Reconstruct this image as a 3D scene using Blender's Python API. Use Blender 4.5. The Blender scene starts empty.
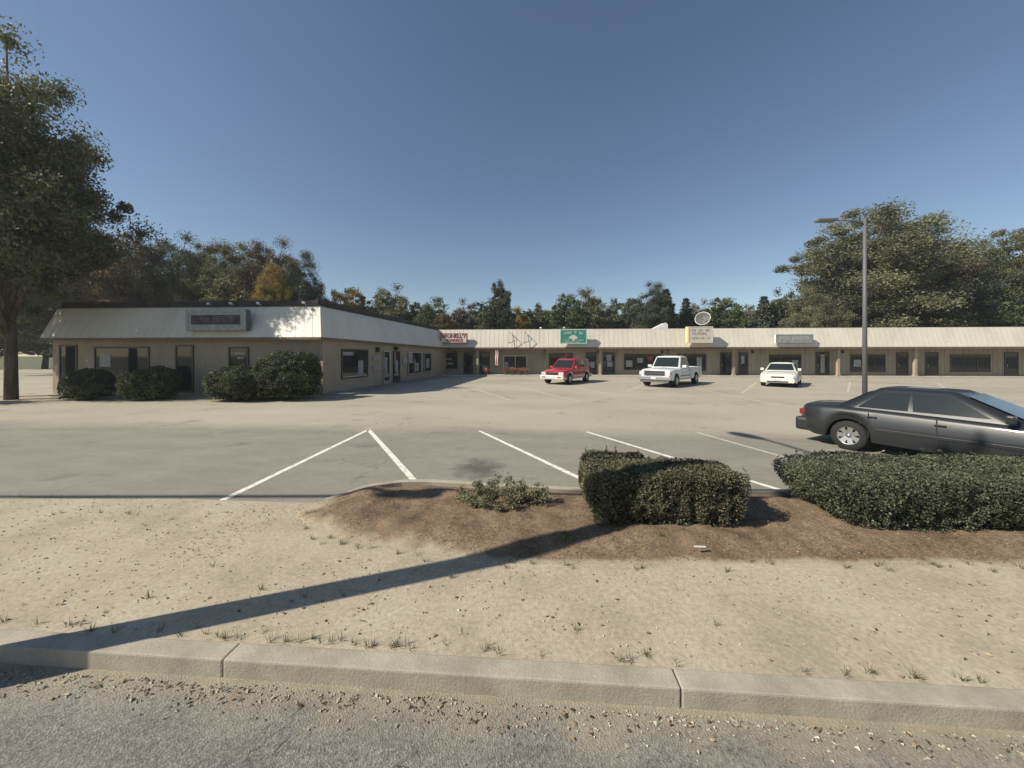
import bpy, bmesh, math, random
import numpy as np
from mathutils import Vector, Matrix, noise as mnoise

random.seed(7)
S = bpy.context.scene
COL = S.collection
PI = math.pi

# ------------------------------------------------------------------ camera
CAMH, FOC, HOR = 2.1, 360.0, 355.0
YAW = math.radians(4.0)
SA, CA = math.sin(YAW), math.cos(YAW)
cd = bpy.data.cameras.new('camera'); cam = bpy.data.objects.new('camera', cd); COL.objects.link(cam)
cam.location = (0, 0, CAMH); cam.rotation_euler = (PI/2, 0, YAW)
cd.sensor_width = 36; cd.lens = 36*FOC/1024; cd.shift_y = -(384-HOR)/1024
cd.clip_start = 0.1; cd.clip_end = 3000
S.camera = cam

# ------------------------------------------------------------------ light
SUN_EL = math.radians(39)
SHX, SHY = math.cos(math.radians(24)), math.sin(math.radians(24))   # direction shadows fall on the ground
w = bpy.data.worlds.new('World'); S.world = w; w.use_nodes = True
nt = w.node_tree; nt.nodes.clear()
sky = nt.nodes.new('ShaderNodeTexSky'); sky.sky_type = 'NISHITA'; sky.sun_disc = False
sky.sun_elevation = SUN_EL
sky.sun_rotation = math.atan2(-SHX, -SHY)
sky.air_density = 1.0; sky.dust_density = 0.2; sky.ozone_density = 1.0; sky.altitude = 0
bg = nt.nodes.new('ShaderNodeBackground'); bg.inputs[1].default_value = 0.080
ow = nt.nodes.new('ShaderNodeOutputWorld')
nt.links.new(sky.outputs[0], bg.inputs[0]); nt.links.new(bg.outputs[0], ow.inputs[0])
ld = bpy.data.lights.new('sun', 'SUN'); sun = bpy.data.objects.new('sun', ld); COL.objects.link(sun)
ld.energy = 4.8; ld.angle = math.radians(0.5); ld.color = (1.0, 0.92, 0.78)
dirv = Vector((SHX*math.cos(SUN_EL), SHY*math.cos(SUN_EL), -math.sin(SUN_EL)))
sun.rotation_euler = dirv.to_track_quat('-Z', 'Y').to_euler()
sun.location = (-20, -10, 30)
S.view_settings.view_transform = 'Standard'; S.view_settings.look = 'None'
S.view_settings.exposure = 0.33; S.view_settings.gamma = 1.0
S.render.resolution_x = 1024; S.render.resolution_y = 768
try:
    S.cycles.max_bounces = 6; S.cycles.transparent_max_bounces = 6
except Exception: pass

# ------------------------------------------------------------------ projection helpers (used to lay the place out in metres)
def cw(X, t, z=0.0):                     # camera-aligned ground metres -> world
    return Vector((X*CA - t*SA, X*SA + t*CA, z))
def gp(px, py, z=0.0):                   # ground point seen at a pixel
    t = (CAMH-z)*FOC/(py-HOR)
    return cw((px-512)/FOC*t, t, z)
def ray(px):
    u = (px-512)/FOC
    return Vector((-SA+u*CA, CA+u*SA))
def on_y(px, Y):
    r = ray(px); return r.x*Y/r.y
def zat(px, py, Y):
    r = ray(px); t = Y/r.y
    return CAMH + (HOR-py)*t/FOC

# ------------------------------------------------------------------ object helpers
def tag(o, label=None, cat=None, group=None, kind=None):
    if label: o['label'] = label
    if cat: o['category'] = cat
    if group: o['group'] = group
    if kind: o['kind'] = kind
    return o
def empty(name, loc=(0,0,0), rz=0, **k):
    o = bpy.data.objects.new(name, None); COL.objects.link(o)
    o.location = loc; o.rotation_euler = (0,0,rz); o.empty_display_size = 0.2
    return tag(o, **k)
class MB:
    def __init__(s): s.bm = bmesh.new()
    def box(s, x0, x1, y0, y1, z0, z1, mi=0, bev=0):
        vs = [s.bm.verts.new(p) for p in ((x0,y0,z0),(x1,y0,z0),(x1,y1,z0),(x0,y1,z0),(x0,y0,z1),(x1,y0,z1),(x1,y1,z1),(x0,y1,z1))]
        fs = []
        for f in ((3,2,1,0),(4,5,6,7),(0,1,5,4),(1,2,6,5),(2,3,7,6),(3,0,4,7)):
            q = s.bm.faces.new([vs[i] for i in f]); q.material_index = mi; fs.append(q)
        if bev:
            es = list({e for f in fs for e in f.edges})
            bmesh.ops.bevel(s.bm, geom=es, offset=bev, segments=2, affect='EDGES', profile=0.6)
        return s
    def face(s, pts, mi=0):
        f = s.bm.faces.new([s.bm.verts.new(p) for p in pts]); f.material_index = mi; return f
    def prism(s, pts, vec, mi=0):           # closed polygon pts extruded by vec
        a = [s.bm.verts.new(p) for p in pts]; b = [s.bm.verts.new(Vector(p)+Vector(vec)) for p in pts]
        n = len(pts)
        s.bm.faces.new(a[::-1]).material_index = mi; s.bm.faces.new(b).material_index = mi
        for i in range(n):
            s.bm.faces.new((a[i], a[(i+1)%n], b[(i+1)%n], b[i])).material_index = mi
        return s
    def tube(s, pts, r, n=8, mi=0, cap=True):
        pts = [Vector(p) for p in pts]; rs = r if isinstance(r, (list, tuple)) else [r]*len(pts)
        rings = []
        for i, p in enumerate(pts):
            d = (pts[min(i+1,len(pts)-1)] - pts[max(i-1,0)]).normalized()
            a = d.orthogonal().normalized() if abs(d.z) > .9 else d.cross(Vector((0,0,1))).normalized()
            b = d.cross(a)
            rings.append([s.bm.verts.new(p + rs[i]*(a*math.cos(2*PI*k/n) + b*math.sin(2*PI*k/n))) for k in range(n)])
        for i in range(len(rings)-1):
            for k in range(n):
                f = s.bm.faces.new((rings[i][k], rings[i][(k+1)%n], rings[i+1][(k+1)%n], rings[i+1][k])); f.material_index = mi; f.smooth = True
        if cap:
            s.bm.faces.new(rings[0]).material_index = mi; s.bm.faces.new(rings[-1][::-1]).material_index = mi
        return s
    def lathe(s, prof, axis='Z', c=(0,0,0), n=24, mi=0, cap=True):    # prof: (r, h)
        c = Vector(c); rings = []
        for r, h in prof:
            ring = []
            for k in range(n):
                a = 2*PI*k/n; u, v = r*math.cos(a), r*math.sin(a)
                p = Vector((u, v, h)) if axis == 'Z' else (Vector((u, h, v)) if axis == 'Y' else Vector((h, u, v)))
                ring.append(s.bm.verts.new(c+p))
            rings.append(ring)
        for i in range(len(rings)-1):
            for k in range(n):
                f = s.bm.faces.new((rings[i][k], rings[i][(k+1)%n], rings[i+1][(k+1)%n], rings[i+1][k])); f.smooth = True; f.material_index = mi
        for rg in ((rings[0], rings[-1]) if cap else ()):
            if (rg[0].co-rg[n//2].co).length > 1e-4: s.bm.faces.new(rg).material_index = mi
        return s
    def build(s, name, mats, parent=None, smooth=False, **k):
        bmesh.ops.recalc_face_normals(s.bm, faces=s.bm.faces)
        me = bpy.data.meshes.new(name); s.bm.to_mesh(me); s.bm.free()
        for m in (mats if isinstance(mats, (list, tuple)) else [mats]): me.materials.append(m)
        if smooth:
            me.polygons.foreach_set('use_smooth', [True]*len(me.polygons))
        o = bpy.data.objects.new(name, me); COL.objects.link(o)
        if parent: o.parent = parent
        return tag(o, **k)
def np_mesh(name, verts, nper, mat, parent=None, **k):       # verts: (N*nper,3), faces of nper verts each
    me = bpy.data.meshes.new(name); nv = len(verts); nf = nv//nper
    me.vertices.add(nv); me.vertices.foreach_set('co', verts.astype(np.float32).ravel())
    me.loops.add(nv); me.loops.foreach_set('vertex_index', np.arange(nv, dtype=np.int32))
    me.polygons.add(nf); me.polygons.foreach_set('loop_start', np.arange(0, nv, nper, dtype=np.int32))
    me.update(calc_edges=True); me.validate(); me.materials.append(mat)
    o = bpy.data.objects.new(name, me); COL.objects.link(o)
    if parent: o.parent = parent
    return tag(o, **k)
def rand_quads(rng, C, size, aspect=0.6, up=0.0, outward=None, ow=0.0):
    n = len(C)
    N = rng.normal(size=(n,3)); N /= np.linalg.norm(N, axis=1)[:,None]
    if outward is not None: N = N + outward*ow
    N[:,2] += up; N /= np.linalg.norm(N, axis=1)[:,None]
    T = np.cross(N, rng.normal(size=(n,3))); T /= np.linalg.norm(T, axis=1)[:,None]
    B = np.cross(N, T)
    s = (size*rng.uniform(.6, 1.35, n))[:,None]
    V = np.stack([C-T*s, C-B*s*aspect+N*s*.15, C+T*s, C+B*s*aspect+N*s*.15], axis=1)
    return V.reshape(-1,3)
def copy_tree(o, parent=None):
    c = o.copy(); COL.objects.link(c)
    if parent: c.parent = parent
    for ch in o.children: copy_tree(ch, c)
    return c

# ------------------------------------------------------------------ materials
def mat(name, col, rough=0.6, metal=0.0, spec=0.5, coat=0.0, emis=None):
    m = bpy.data.materials.new(name); m.use_nodes = True
    b = m.node_tree.nodes['Principled BSDF']
    b.inputs['Base Color'].default_value = (*col, 1); b.inputs['Roughness'].default_value = rough
    b.inputs['Metallic'].default_value = metal; b.inputs['Specular IOR Level'].default_value = spec
    b.inputs['Coat Weight'].default_value = coat; b.inputs['Coat Roughness'].default_value = .05
    return m
class NG:
    def __init__(s, m): s.m = m; s.t = m.node_tree; s.b = s.t.nodes['Principled BSDF']; s.co = s.t.nodes.new('ShaderNodeTexCoord')
    def n(s, ty, **k):
        x = s.t.nodes.new(ty)
        for a, v in k.items(): setattr(x, a, v)
        return x
    def l(s, a, b): s.t.links.new(a, b)
    def vec(s, scale=(1,1,1), src='Object', rot=(0,0,0), loc=(0,0,0)):
        mp = s.n('ShaderNodeMapping'); mp.inputs['Scale'].default_value = scale; mp.inputs['Rotation'].default_value = rot; mp.inputs['Location'].default_value = loc
        s.l(s.co.outputs[src], mp.inputs[0]); return mp.outputs[0]
    def noise(s, sc, det=4, rough=.55, v=None, dist=0):
        x = s.n('ShaderNodeTexNoise'); x.inputs['Scale'].default_value = sc; x.inputs['Detail'].default_value = det
        x.inputs['Roughness'].default_value = rough; x.inputs['Distortion'].default_value = dist
        s.l(v if v else s.co.outputs['Object'], x.inputs['Vector']); return x.outputs['Fac']
    def ramp(s, fac, stops, interp='LINEAR'):
        r = s.n('ShaderNodeValToRGB'); r.color_ramp.interpolation = interp
        e = r.color_ramp.elements
        while len(e) < len(stops): e.new(0.5)
        for i, (p, c) in enumerate(stops):
            e[i].position = p; e[i].color = (*c, 1) if len(c) == 3 else c
        s.l(fac, r.inputs[0]); return r.outputs[0]
    def mix(s, fac, a, b, mode='MIX'):
        x = s.n('ShaderNodeMix', data_type='RGBA', blend_type=mode)
        for sock, v in ((x.inputs[0], fac), (x.inputs[6], a), (x.inputs[7], b)):
            if isinstance(v, (int, float)): sock.default_value = v
            elif isinstance(v, tuple): sock.default_value = (*v, 1)
            else: s.l(v, sock)
        return x.outputs[2]
    def math(s, op, a, b=None, clamp=False):
        x = s.n('ShaderNodeMath', operation=op, use_clamp=clamp)
        for i, v in enumerate((a, b)):
            if v is None: continue
            if isinstance(v, (int, float)): x.inputs[i].default_value = v
            else: s.l(v, x.inputs[i])
        return x.outputs[0]
    def color(s, c): s.l(c, s.b.inputs['Base Color'])
    def bump(s, h, st=.3, d=.02):
        x = s.n('ShaderNodeBump'); x.inputs['Strength'].default_value = st; x.inputs['Distance'].default_value = d
        s.l(h, x.inputs['Height']); s.l(x.outputs[0], s.b.inputs['Normal'])
def g3(v): return (v, v, v)
def noisy(name, c0, c1, sc=3, rough=.8, bump=.2, bsc=60, metal=0, spec=.4, vs=(1,1,1), lo=.35, hi=.65, coat=0):
    m = mat(name, c0, rough, metal, spec, coat); g = NG(m); v = g.vec(vs)
    f = g.noise(sc, 6, .6, v); c = g.ramp(f, [(lo, c0), (hi, c1)])
    f2 = g.noise(bsc, 3, .6); c = g.mix(.25, c, g.ramp(f2, [(.3, g3(.35)), (.7, g3(.65))]), 'OVERLAY')
    g.color(c)
    if bump: g.bump(f2, bump, .01)
    return m

def m_asphalt():
    m = mat('asphalt', (.2,.19,.17), .9, spec=.25); g = NG(m)
    xyz = g.n('ShaderNodeSeparateXYZ'); g.l(g.co.outputs['Object'], xyz.inputs[0])
    big = g.noise(.16, 5, .55, g.vec((1,1.8,1)))
    c = g.ramp(big, [(.30, (.335,.301,.236)), (.5, (.388,.352,.278)), (.72, (.43,.393,.318))])
    # older, greyer pavement in the stall row next to the bed
    wob = g.noise(.45, 3, .5)
    yy = g.math('ADD', xyz.outputs[1], g.math('MULTIPLY', g.math('SUBTRACT', wob, .5), 2.2))
    msk = g.n('ShaderNodeMapRange'); msk.inputs[1].default_value = 10.6; msk.inputs[2].default_value = 9.4
    g.l(yy, msk.inputs[0])
    old = g.ramp(g.noise(1.1, 6, .6, g.vec((.7,1.6,1))), [(.3, (.20,.188,.153)), (.6, (.25,.235,.192)), (.8,(.29,.268,.218))])
    c = g.mix(g.math('MULTIPLY', msk.outputs[0], .85), c, old)
    # oil stains
    st = g.noise(.55, 4, .6, g.vec((1,1.3,1), loc=(3.1,1.7,0)))
    c = g.mix(g.ramp(st, [(.60, g3(0)), (.74, g3(.45))]), c, (.10,.10,.092))
    # darker patch behind the sparse shrub
    d = g.n('ShaderNodeVectorMath', operation='DISTANCE'); g.l(g.vec((1,.8,1)), d.inputs[0]); p = gp(478, 468); d.inputs[1].default_value = (p.x, p.y*.8, 0)
    dd = g.math('ADD', d.outputs['Value'], g.math('MULTIPLY', g.noise(3.0, 4), .9))
    c = g.mix(g.ramp(dd, [(.62, g3(.75)), (1.15, g3(0))]), c, (.07,.07,.063))
    # cracks
    vo = g.n('ShaderNodeTexVoronoi', feature='DISTANCE_TO_EDGE'); vo.inputs['Scale'].default_value = .33
    dv = g.n('ShaderNodeVectorMath', operation='ADD'); g.l(g.co.outputs['Object'], dv.inputs[0])
    nz = g.n('ShaderNodeTexNoise'); nz.inputs['Scale'].default_value = 1.7; nz.inputs['Detail'].default_value = 5
    g.l(g.co.outputs['Object'], nz.inputs['Vector'])
    sc = g.n('ShaderNodeVectorMath', operation='SCALE'); sc.inputs[3].default_value = 1.0; g.l(nz.outputs['Color'], sc.inputs[0]); g.l(sc.outputs[0], dv.inputs[1])
    g.l(dv.outputs[0], vo.inputs['Vector'])
    crk = g.ramp(vo.outputs['Distance'], [(.0, g3(.55)), (.006, g3(0))])
    brk = g.ramp(g.noise(.35, 3), [(.5, g3(0)), (.6, g3(1))])
    c = g.mix(g.mix(1, crk, brk, 'MULTIPLY'), c, (.075,.072,.065))
    mot = g.noise(7, 7, .72); c = g.mix(.35, c, g.ramp(mot, [(.3, g3(.36)), (.7, g3(.62))]), 'OVERLAY')
    spots = g.n('ShaderNodeTexVoronoi'); spots.inputs['Scale'].default_value = .55; g.l(dv.outputs[0], spots.inputs['Vector'])
    c = g.mix(g.ramp(spots.outputs['Distance'], [(.05, g3(.42)), (.17, g3(0))]), c, (.10,.095,.08))
    fine = g.noise(95, 2, .7)
    c = g.mix(.45, c, g.ramp(fine, [(.25, g3(.28)), (.75, g3(.72))]), 'OVERLAY')
    pal = g.ramp(g.noise(420, 1), [(.66, g3(0)), (.74, g3(.35))])
    c = g.mix(pal, c, (.42,.4,.36))
    g.color(c); g.bump(g.noise(160, 3, .7), .5, .006); return m
def m_road():
    m = mat('road_asphalt', (.16,.155,.14), .9, spec=.25); g = NG(m)
    c = g.ramp(g.noise(1.1, 7, .68, g.vec((.35,1,1))), [(.3, (.135,.130,.115)), (.52, (.19,.183,.16)), (.72, (.25,.24,.208))])
    c = g.mix(.6, c, g.ramp(g.noise(38, 4, .75), [(.3, g3(.25)), (.7, g3(.75))]), 'OVERLAY')
    st = g.n('ShaderNodeTexVoronoi'); st.inputs['Scale'].default_value = 85; g.l(g.co.outputs['Object'], st.inputs['Vector'])
    c = g.mix(.55, c, g.ramp(st.outputs['Color'], [(.1, g3(.2)), (.9, g3(.85))]), 'OVERLAY')
    nz = g.n('ShaderNodeTexNoise'); nz.inputs['Scale'].default_value = 2.5; nz.inputs['Detail'].default_value = 6; g.l(g.co.outputs['Object'], nz.inputs['Vector'])
    dv = g.n('ShaderNodeVectorMath', operation='ADD'); g.l(g.co.outputs['Object'], dv.inputs[0]); g.l(nz.outputs['Color'], dv.inputs[1])
    vo = g.n('ShaderNodeTexVoronoi', feature='DISTANCE_TO_EDGE'); vo.inputs['Scale'].default_value = .6; g.l(dv.outputs[0], vo.inputs['Vector'])
    c = g.mix(g.ramp(vo.outputs['Distance'], [(.0, g3(.8)), (.006, g3(0))]), c, (.04,.038,.035))
    sep = g.n('ShaderNodeSeparateXYZ'); g.l(g.co.outputs['Object'], sep.inputs[0])
    e = g.math('ADD', sep.outputs[1], g.math('MULTIPLY', g.noise(2.6, 6, .7), .9))
    c = g.mix(g.ramp(g.math('SUBTRACT', e, 2.0), [(.38, g3(0)), (.85, g3(.8))]), c, (.36,.31,.225))
    g.color(c); g.bump(st.outputs['Distance'], .6, .008); return m
def m_sand():
    m = mat('sandy_concrete', (.45,.38,.28), .95, spec=.15); g = NG(m)
    c = g.ramp(g.noise(1.3, 7, .62), [(.3, (.335,.285,.205)), (.5, (.415,.355,.26)), (.72, (.47,.41,.31))])
    peb = g.ramp(g.noise(26, 4, .7), [(.3, g3(.3)), (.7, g3(.7))])
    c = g.mix(.5, c, peb, 'OVERLAY')
    dk = g.ramp(g.noise(9, 3, .6), [(.66, g3(0)), (.76, g3(.6))])
    c = g.mix(dk, c, (.2,.16,.11)); g.color(c); g.bump(g.noise(70, 4, .7), .5, .01); return m
def m_mulch():
    m = mat('bark_mulch', (.14,.09,.06), .95, spec=.15); g = NG(m)
    c = g.ramp(g.noise(2.2, 6, .65), [(.30, (.120,.085,.056)), (.5, (.190,.136,.090)), (.70, (.255,.190,.128))])
    v = g.n('ShaderNodeTexVoronoi'); v.inputs['Scale'].default_value = 42; g.l(g.vec((1,1.6,1)), v.inputs['Vector'])
    cc = g.ramp(v.outputs['Color'], [(.1, g3(.24)), (.9, g3(.78))])
    c = g.mix(.6, c, cc, 'OVERLAY')
    # sandier toward the pavement edge, by patches
    pz = g.ramp(g.noise(.9, 4, .6), [(.52, g3(0)), (.66, g3(.5))])
    c = g.mix(pz, c, (.24,.18,.12))
    at = g.n('ShaderNodeAttribute', attribute_name='rim')
    e = g.math('ADD', at.outputs['Fac'], g.math('MULTIPLY', g.math('SUBTRACT', g.noise(3.2, 7, .72), .5), 1.5))
    c = g.mix(g.ramp(e, [(.12, g3(1)), (.62, g3(0))]), c, (.40,.34,.245)); g.color(c); g.bump(g.noise(60, 4, .7), .7, .015); return m
def m_leaf(name, cols, trans=.3, var=.5, rough=.55, nsc=.5, lo=.32, hi=.68):
    m = bpy.data.materials.new(name); m.use_nodes = True; t = m.node_tree; t.nodes.clear()
    out = t.nodes.new('ShaderNodeOutputMaterial')
    geo = t.nodes.new('ShaderNodeNewGeometry'); oi = t.nodes.new('ShaderNodeObjectInfo'); co = t.nodes.new('ShaderNodeTexCoord')
    nz = t.nodes.new('ShaderNodeTexNoise'); nz.inputs['Scale'].default_value = nsc; nz.inputs['Detail'].default_value = 3
    ad = t.nodes.new('ShaderNodeVectorMath'); ad.operation = 'ADD'
    t.links.new(co.outputs['Object'], ad.inputs[0]); 
    cx = t.nodes.new('ShaderNodeMath'); cx.operation = 'MULTIPLY'; cx.inputs[1].default_value = 37; t.links.new(oi.outputs['Random'], cx.inputs[0])
    t.links.new(cx.outputs[0], ad.inputs[1]); t.links.new(ad.outputs[0], nz.inputs['Vector'])
    mx = t.nodes.new('ShaderNodeMath'); mx.operation = 'MULTIPLY_ADD'; mx.inputs[1].default_value = var*.5
    t.links.new(geo.outputs['Random Per Island'], mx.inputs[0])
    m2 = t.nodes.new('ShaderNodeMath'); m2.operation = 'MULTIPLY'; m2.inputs[1].default_value = 1.0
    sb = t.nodes.new('ShaderNodeMath'); sb.operation = 'SUBTRACT'; sb.inputs[1].default_value = var*.25
    t.links.new(nz.outputs['Fac'], sb.inputs[0]); t.links.new(sb.outputs[0], mx.inputs[2])
    r = t.nodes.new('ShaderNodeValToRGB'); e = r.color_ramp.elements
    while len(e) < len(cols): e.new(.5)
    for i, c in enumerate(cols):
        e[i].position = lo+(hi-lo)*i/(len(cols)-1); e[i].color = (*c, 1)
    t.links.new(mx.outputs[0], r.inputs[0])
    b = t.nodes.new('ShaderNodeBsdfPrincipled'); b.inputs['Roughness'].default_value = rough; b.inputs['Specular IOR Level'].default_value = .3
    tr = t.nodes.new('ShaderNodeBsdfTranslucent'); ms = t.nodes.new('ShaderNodeMixShader'); ms.inputs[0].default_value = trans
    t.links.new(r.outputs[0], b.inputs['Base Color']); t.links.new(r.outputs[0], tr.inputs['Color'])
    t.links.new(b.outputs[0], ms.inputs[1]); t.links.new(tr.outputs[0], ms.inputs[2]); t.links.new(ms.outputs[0], out.inputs[0])
    return m
def m_siding(name, c0, c1):
    m = mat(name, c0, .85, spec=.3); g = NG(m)
    c = g.ramp(g.noise(.8, 5, .6, g.vec((1,1,.4))), [(.3, c0), (.7, c1)])
    c = g.mix(.3, c, g.ramp(g.noise(14, 4, .6, g.vec((1,1,.12))), [(.3, g3(.3)), (.7, g3(.7))]), 'OVERLAY')
    g.color(c); g.bump(g.noise(50, 3), .3, .01); return m
def m_metal_roof():
    m = mat('cream_metal_roofing', (.64,.60,.51), .45, spec=.4); g = NG(m)
    c = g.ramp(g.noise(.55, 5, .6, g.vec((1,1,.5))), [(.3, (.56,.52,.44)), (.55, (.635,.595,.51)), (.75, (.68,.64,.56))])
    st = g.ramp(g.noise(5, 4, .7, g.vec((1,1,.12))), [(.3, g3(.38)), (.7, g3(.6))])
    g.color(g.mix(.22, c, st, 'OVERLAY')); return m
def m_glass(name='dark_glass', col=(.02,.024,.026), rough=.04):
    m = mat(name, col, rough, spec=.5); return m
def m_paint(name, col, rough=.35, coat=.6, metal=0):
    m = mat(name, col, rough, metal, .5, coat); g = NG(m)
    f = g.noise(3, 5, .6)
    d = g.ramp(f, [(.4, tuple(x*.92 for x in col)), (.7, col)]); g.color(d)
    return m

M = dict(
 asphalt=m_asphalt(), sand=m_sand(), mulch=m_mulch(),
 road=m_road(),
 conc=noisy('walk_concrete', (.36,.34,.29), (.47,.44,.38), 2, .9, .3, 60),
 shadewalk=noisy('shaded_walk_concrete', (.20,.19,.165), (.29,.275,.235), 2, .9, .3, 60),  # darker copy of the walk concrete, left wing's shade put into its colour
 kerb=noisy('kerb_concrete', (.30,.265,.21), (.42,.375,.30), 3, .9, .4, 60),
 line=noisy('line_paint', (.50,.47,.38), (.80,.77,.67), 9, .8, .2, 120, lo=.36, hi=.52),
 fade=noisy('faded_line_paint', (.40,.37,.30), (.60,.57,.48), 9, .9, .2, 120),
 grass=noisy('ground_cover', (.06,.075,.03), (.14,.13,.06), 1.2, .95, .6, 40),
 siding=m_siding('tan_siding', (.27,.235,.175), (.35,.305,.235)),
 siding2=m_siding('tan_stucco', (.31,.255,.19), (.39,.325,.245)),
 metal=m_metal_roof(), trim=noisy('brown_trim', (.12,.085,.06), (.18,.13,.09), 3, .7, .1, 40),
 tar=noisy('dark_roof_felt', (.045,.042,.042), (.085,.075,.072), 2, .95, .4, 40),
 flat=noisy('flat_roof_gravel', (.16,.155,.15), (.24,.235,.22), 2, .95, .4, 40),
 glass=m_glass(), frame=mat('bronze_frame', (.055,.048,.042), .5), alum=mat('aluminium_frame', (.45,.45,.43), .4, .6),
 white=noisy('white_enamel', (.68,.68,.66), (.80,.80,.78), 4, .5, 0), black=mat('black_plastic', (.015,.015,.016), .6),
 poster=noisy('pale_poster', (.22,.23,.23), (.40,.40,.38), 9, .6, 0, 30), redp=mat('red_enamel', (.42,.03,.03), .5),
 green=noisy('green_sign_face', (.035,.19,.155), (.05,.25,.20), 5, .5, 0), cream=noisy('cream_sign_face', (.50,.48,.40), (.60,.57,.49), 4, .5, 0),
 greyface=noisy('grey_sign_face', (.20,.22,.22), (.34,.35,.34), 3, .5, 0), yellow=mat('yellow_sign_edge', (.74,.64,.34), .5),
 bark=noisy('bark', (.06,.045,.035), (.13,.10,.075), 6, .95, .6, 30, vs=(1,1,.3)),
 pole=noisy('weathered_pole_wood', (.10,.075,.055), (.17,.13,.10), 5, .9, .4, 40, vs=(1,1,.15)),
 rubber=mat('tyre_rubber', (.018,.018,.018), .85), rim=mat('alloy_rim', (.5,.5,.5), .3, .8),
 chrome=mat('chrome', (.75,.75,.75), .12, 1.0), grey=mat('grey_plastic', (.12,.12,.12), .6),
 silver=m_paint('silver_lower_paint', (.62,.62,.60), .4, .4), lens=mat('headlight_lens', (.75,.77,.78), .08, .3, .9),
 redlens=mat('red_lens', (.20,.015,.012), .15, 0, .8), orange=mat('amber_lens', (.32,.13,.03), .2),
 redcar=m_paint('red_car_paint', (.42,.022,.03)), whitecar=m_paint('white_truck_paint', (.74,.76,.74)),
 creamcar=m_paint('pale_car_paint', (.74,.73,.62)), darkcar=m_paint('dark_blue_car_paint', (.017,.019,.022), .4, .5),
 plate=mat('plate', (.55,.58,.62), .5), cable=mat('cable_sheath', (.02,.02,.02), .7),
)
LEAF = dict(
 green=m_leaf('leaf_green', [(.058,.080,.034), (.100,.132,.052), (.155,.190,.078)], .25),
 olive=m_leaf('leaf_olive', [(.075,.082,.038), (.132,.138,.060), (.205,.200,.088)], .25),
 yellow=m_leaf('leaf_yellow', [(.14,.13,.040), (.28,.21,.05), (.45,.29,.06)], .3),
 rust=m_leaf('leaf_rust', [(.082,.070,.042), (.150,.108,.058), (.225,.150,.075)], .25),
 dark=m_leaf('leaf_dark', [(.050,.062,.038), (.076,.092,.054), (.11,.125,.072)], .18),
 spruce=m_leaf('needle', [(.048,.062,.046), (.072,.088,.060), (.10,.115,.075)], .12),
 greyg=m_leaf('leaf_grey', [(.10,.096,.073), (.16,.148,.110), (.23,.21,.16)], .2),
 hedge=m_leaf('hedge_leaf', [(.062,.060,.034), (.128,.124,.070), (.20,.195,.115)], .2, var=.8, nsc=3),
 hedge2=m_leaf('hedge_leaf_right', [(.055,.066,.040), (.105,.120,.070), (.165,.18,.11)], .2, var=.8, nsc=3),
 bush=m_leaf('bush_leaf', [(.032,.042,.024), (.075,.090,.042), (.14,.16,.075)], .2, var=.7, nsc=1.5),
 azalea=m_leaf('azalea_leaf', [(.08,.075,.045), (.17,.165,.085), (.33,.33,.19)], .25, var=.9, nsc=6),
 dry=m_leaf('dry_leaf', [(.10,.055,.03), (.24,.15,.08), (.50,.40,.26)], .15, var=1.0, nsc=4),
 pale=m_leaf('leaf_pale', [(.115,.120,.070), (.185,.190,.105), (.27,.265,.15)], .3),
 grit=m_leaf('grit', [(.12,.105,.08), (.28,.24,.18), (.48,.43,.34)], 0, var=1.2),
 weed=m_leaf('weed_leaf', [(.06,.12,.03), (.14,.22,.06)], .3),
)

# ================================================================== SETTING
b = MB(); b.face([(-900,-500,-.30),(900,-500,-.30),(900,1400,-.30),(-900,1400,-.30)]); b.build('ground', M['grass'], kind='structure')
# parking lot
b = MB(); b.face([(-75,3.2,0),(75,3.2,0),(75,48,0),(-75,48,0)])
b.build('parking_lot', M['asphalt'], kind='structure')
# road under / in front of the camera (kerb side reveal 0.11)
b = MB(); b.face([(-120,-9,-.11),(120,-9,-.11),(120,2.45,-.11),(-120,2.45,-.11)]); b.build('road', M['road'], kind='structure')
b = MB()
for i in range(-20,20): b.box(i*3.05+.004+.9,i*3.05+3.046+.9,2.32,2.47,-.3,.012+.002*math.sin(i*5),bev=.012)
b.build('kerb', M['kerb'], kind='structure')
# sandy pavement, its far edge follows the gutter on the left, passes under the planting bed
def strip(px_pts, z):                      # [(px,py)...] -> list of ground points
    return [gp(x, y, z) for x, y in px_pts]
b = MB()
far = [(-75, gp(0,499).y)] + [(p.x, p.y) for p in strip([(60,499),(192,499),(225,501),(300,503),(345,504)], 0)] + [(0, 5.2), (75, 5.2)]
b.face([(x, y, .006) for x, y in far] + [(75, 2.465, .006), (-75, 2.465, .006)])
b.build('pavement', M['sand'], kind='structure')
# planting bed: mound with uneven surface
FRONT = [(-3.0,5.0),(-2.85,4.7),(-2.5,4.35),(-1.9,4.05),(-1.2,3.86),(-.4,3.66),(.3,3.62),(1.5,3.62),(3,3.62),(6,3.6),(14,3.5),(60,3)]
BACK = [(-3.0,5.0),(-2.8,5.15),(-2.54,5.30),(-2.29,5.55),(-1.8,5.76),(-1.32,5.80),(-.66,5.68),(.12,5.56),(1.1,5.44),(1.8,5.41),(3,5.38),(6,5.3),(14,5.0),(60,4.5)]
def interp(L, x):
    for (a, p), (c, q) in zip(L, L[1:]):
        if a <= x <= c: return p + (q-p)*(x-a)/(c-a) if c > a else p
    return L[-1][1] if x > L[-1][0] else L[0][1]
FRONT = [(round(x,3), interp(FRONT, x)+(.07*mnoise.noise(Vector((x*1.9,0,2)))+.025*mnoise.noise(Vector((x*8,0,4))))*min(1,(x+3.0)*1.2)) for x in list(np.arange(-3.0,6,.05))]+FRONT[-3:]
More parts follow.
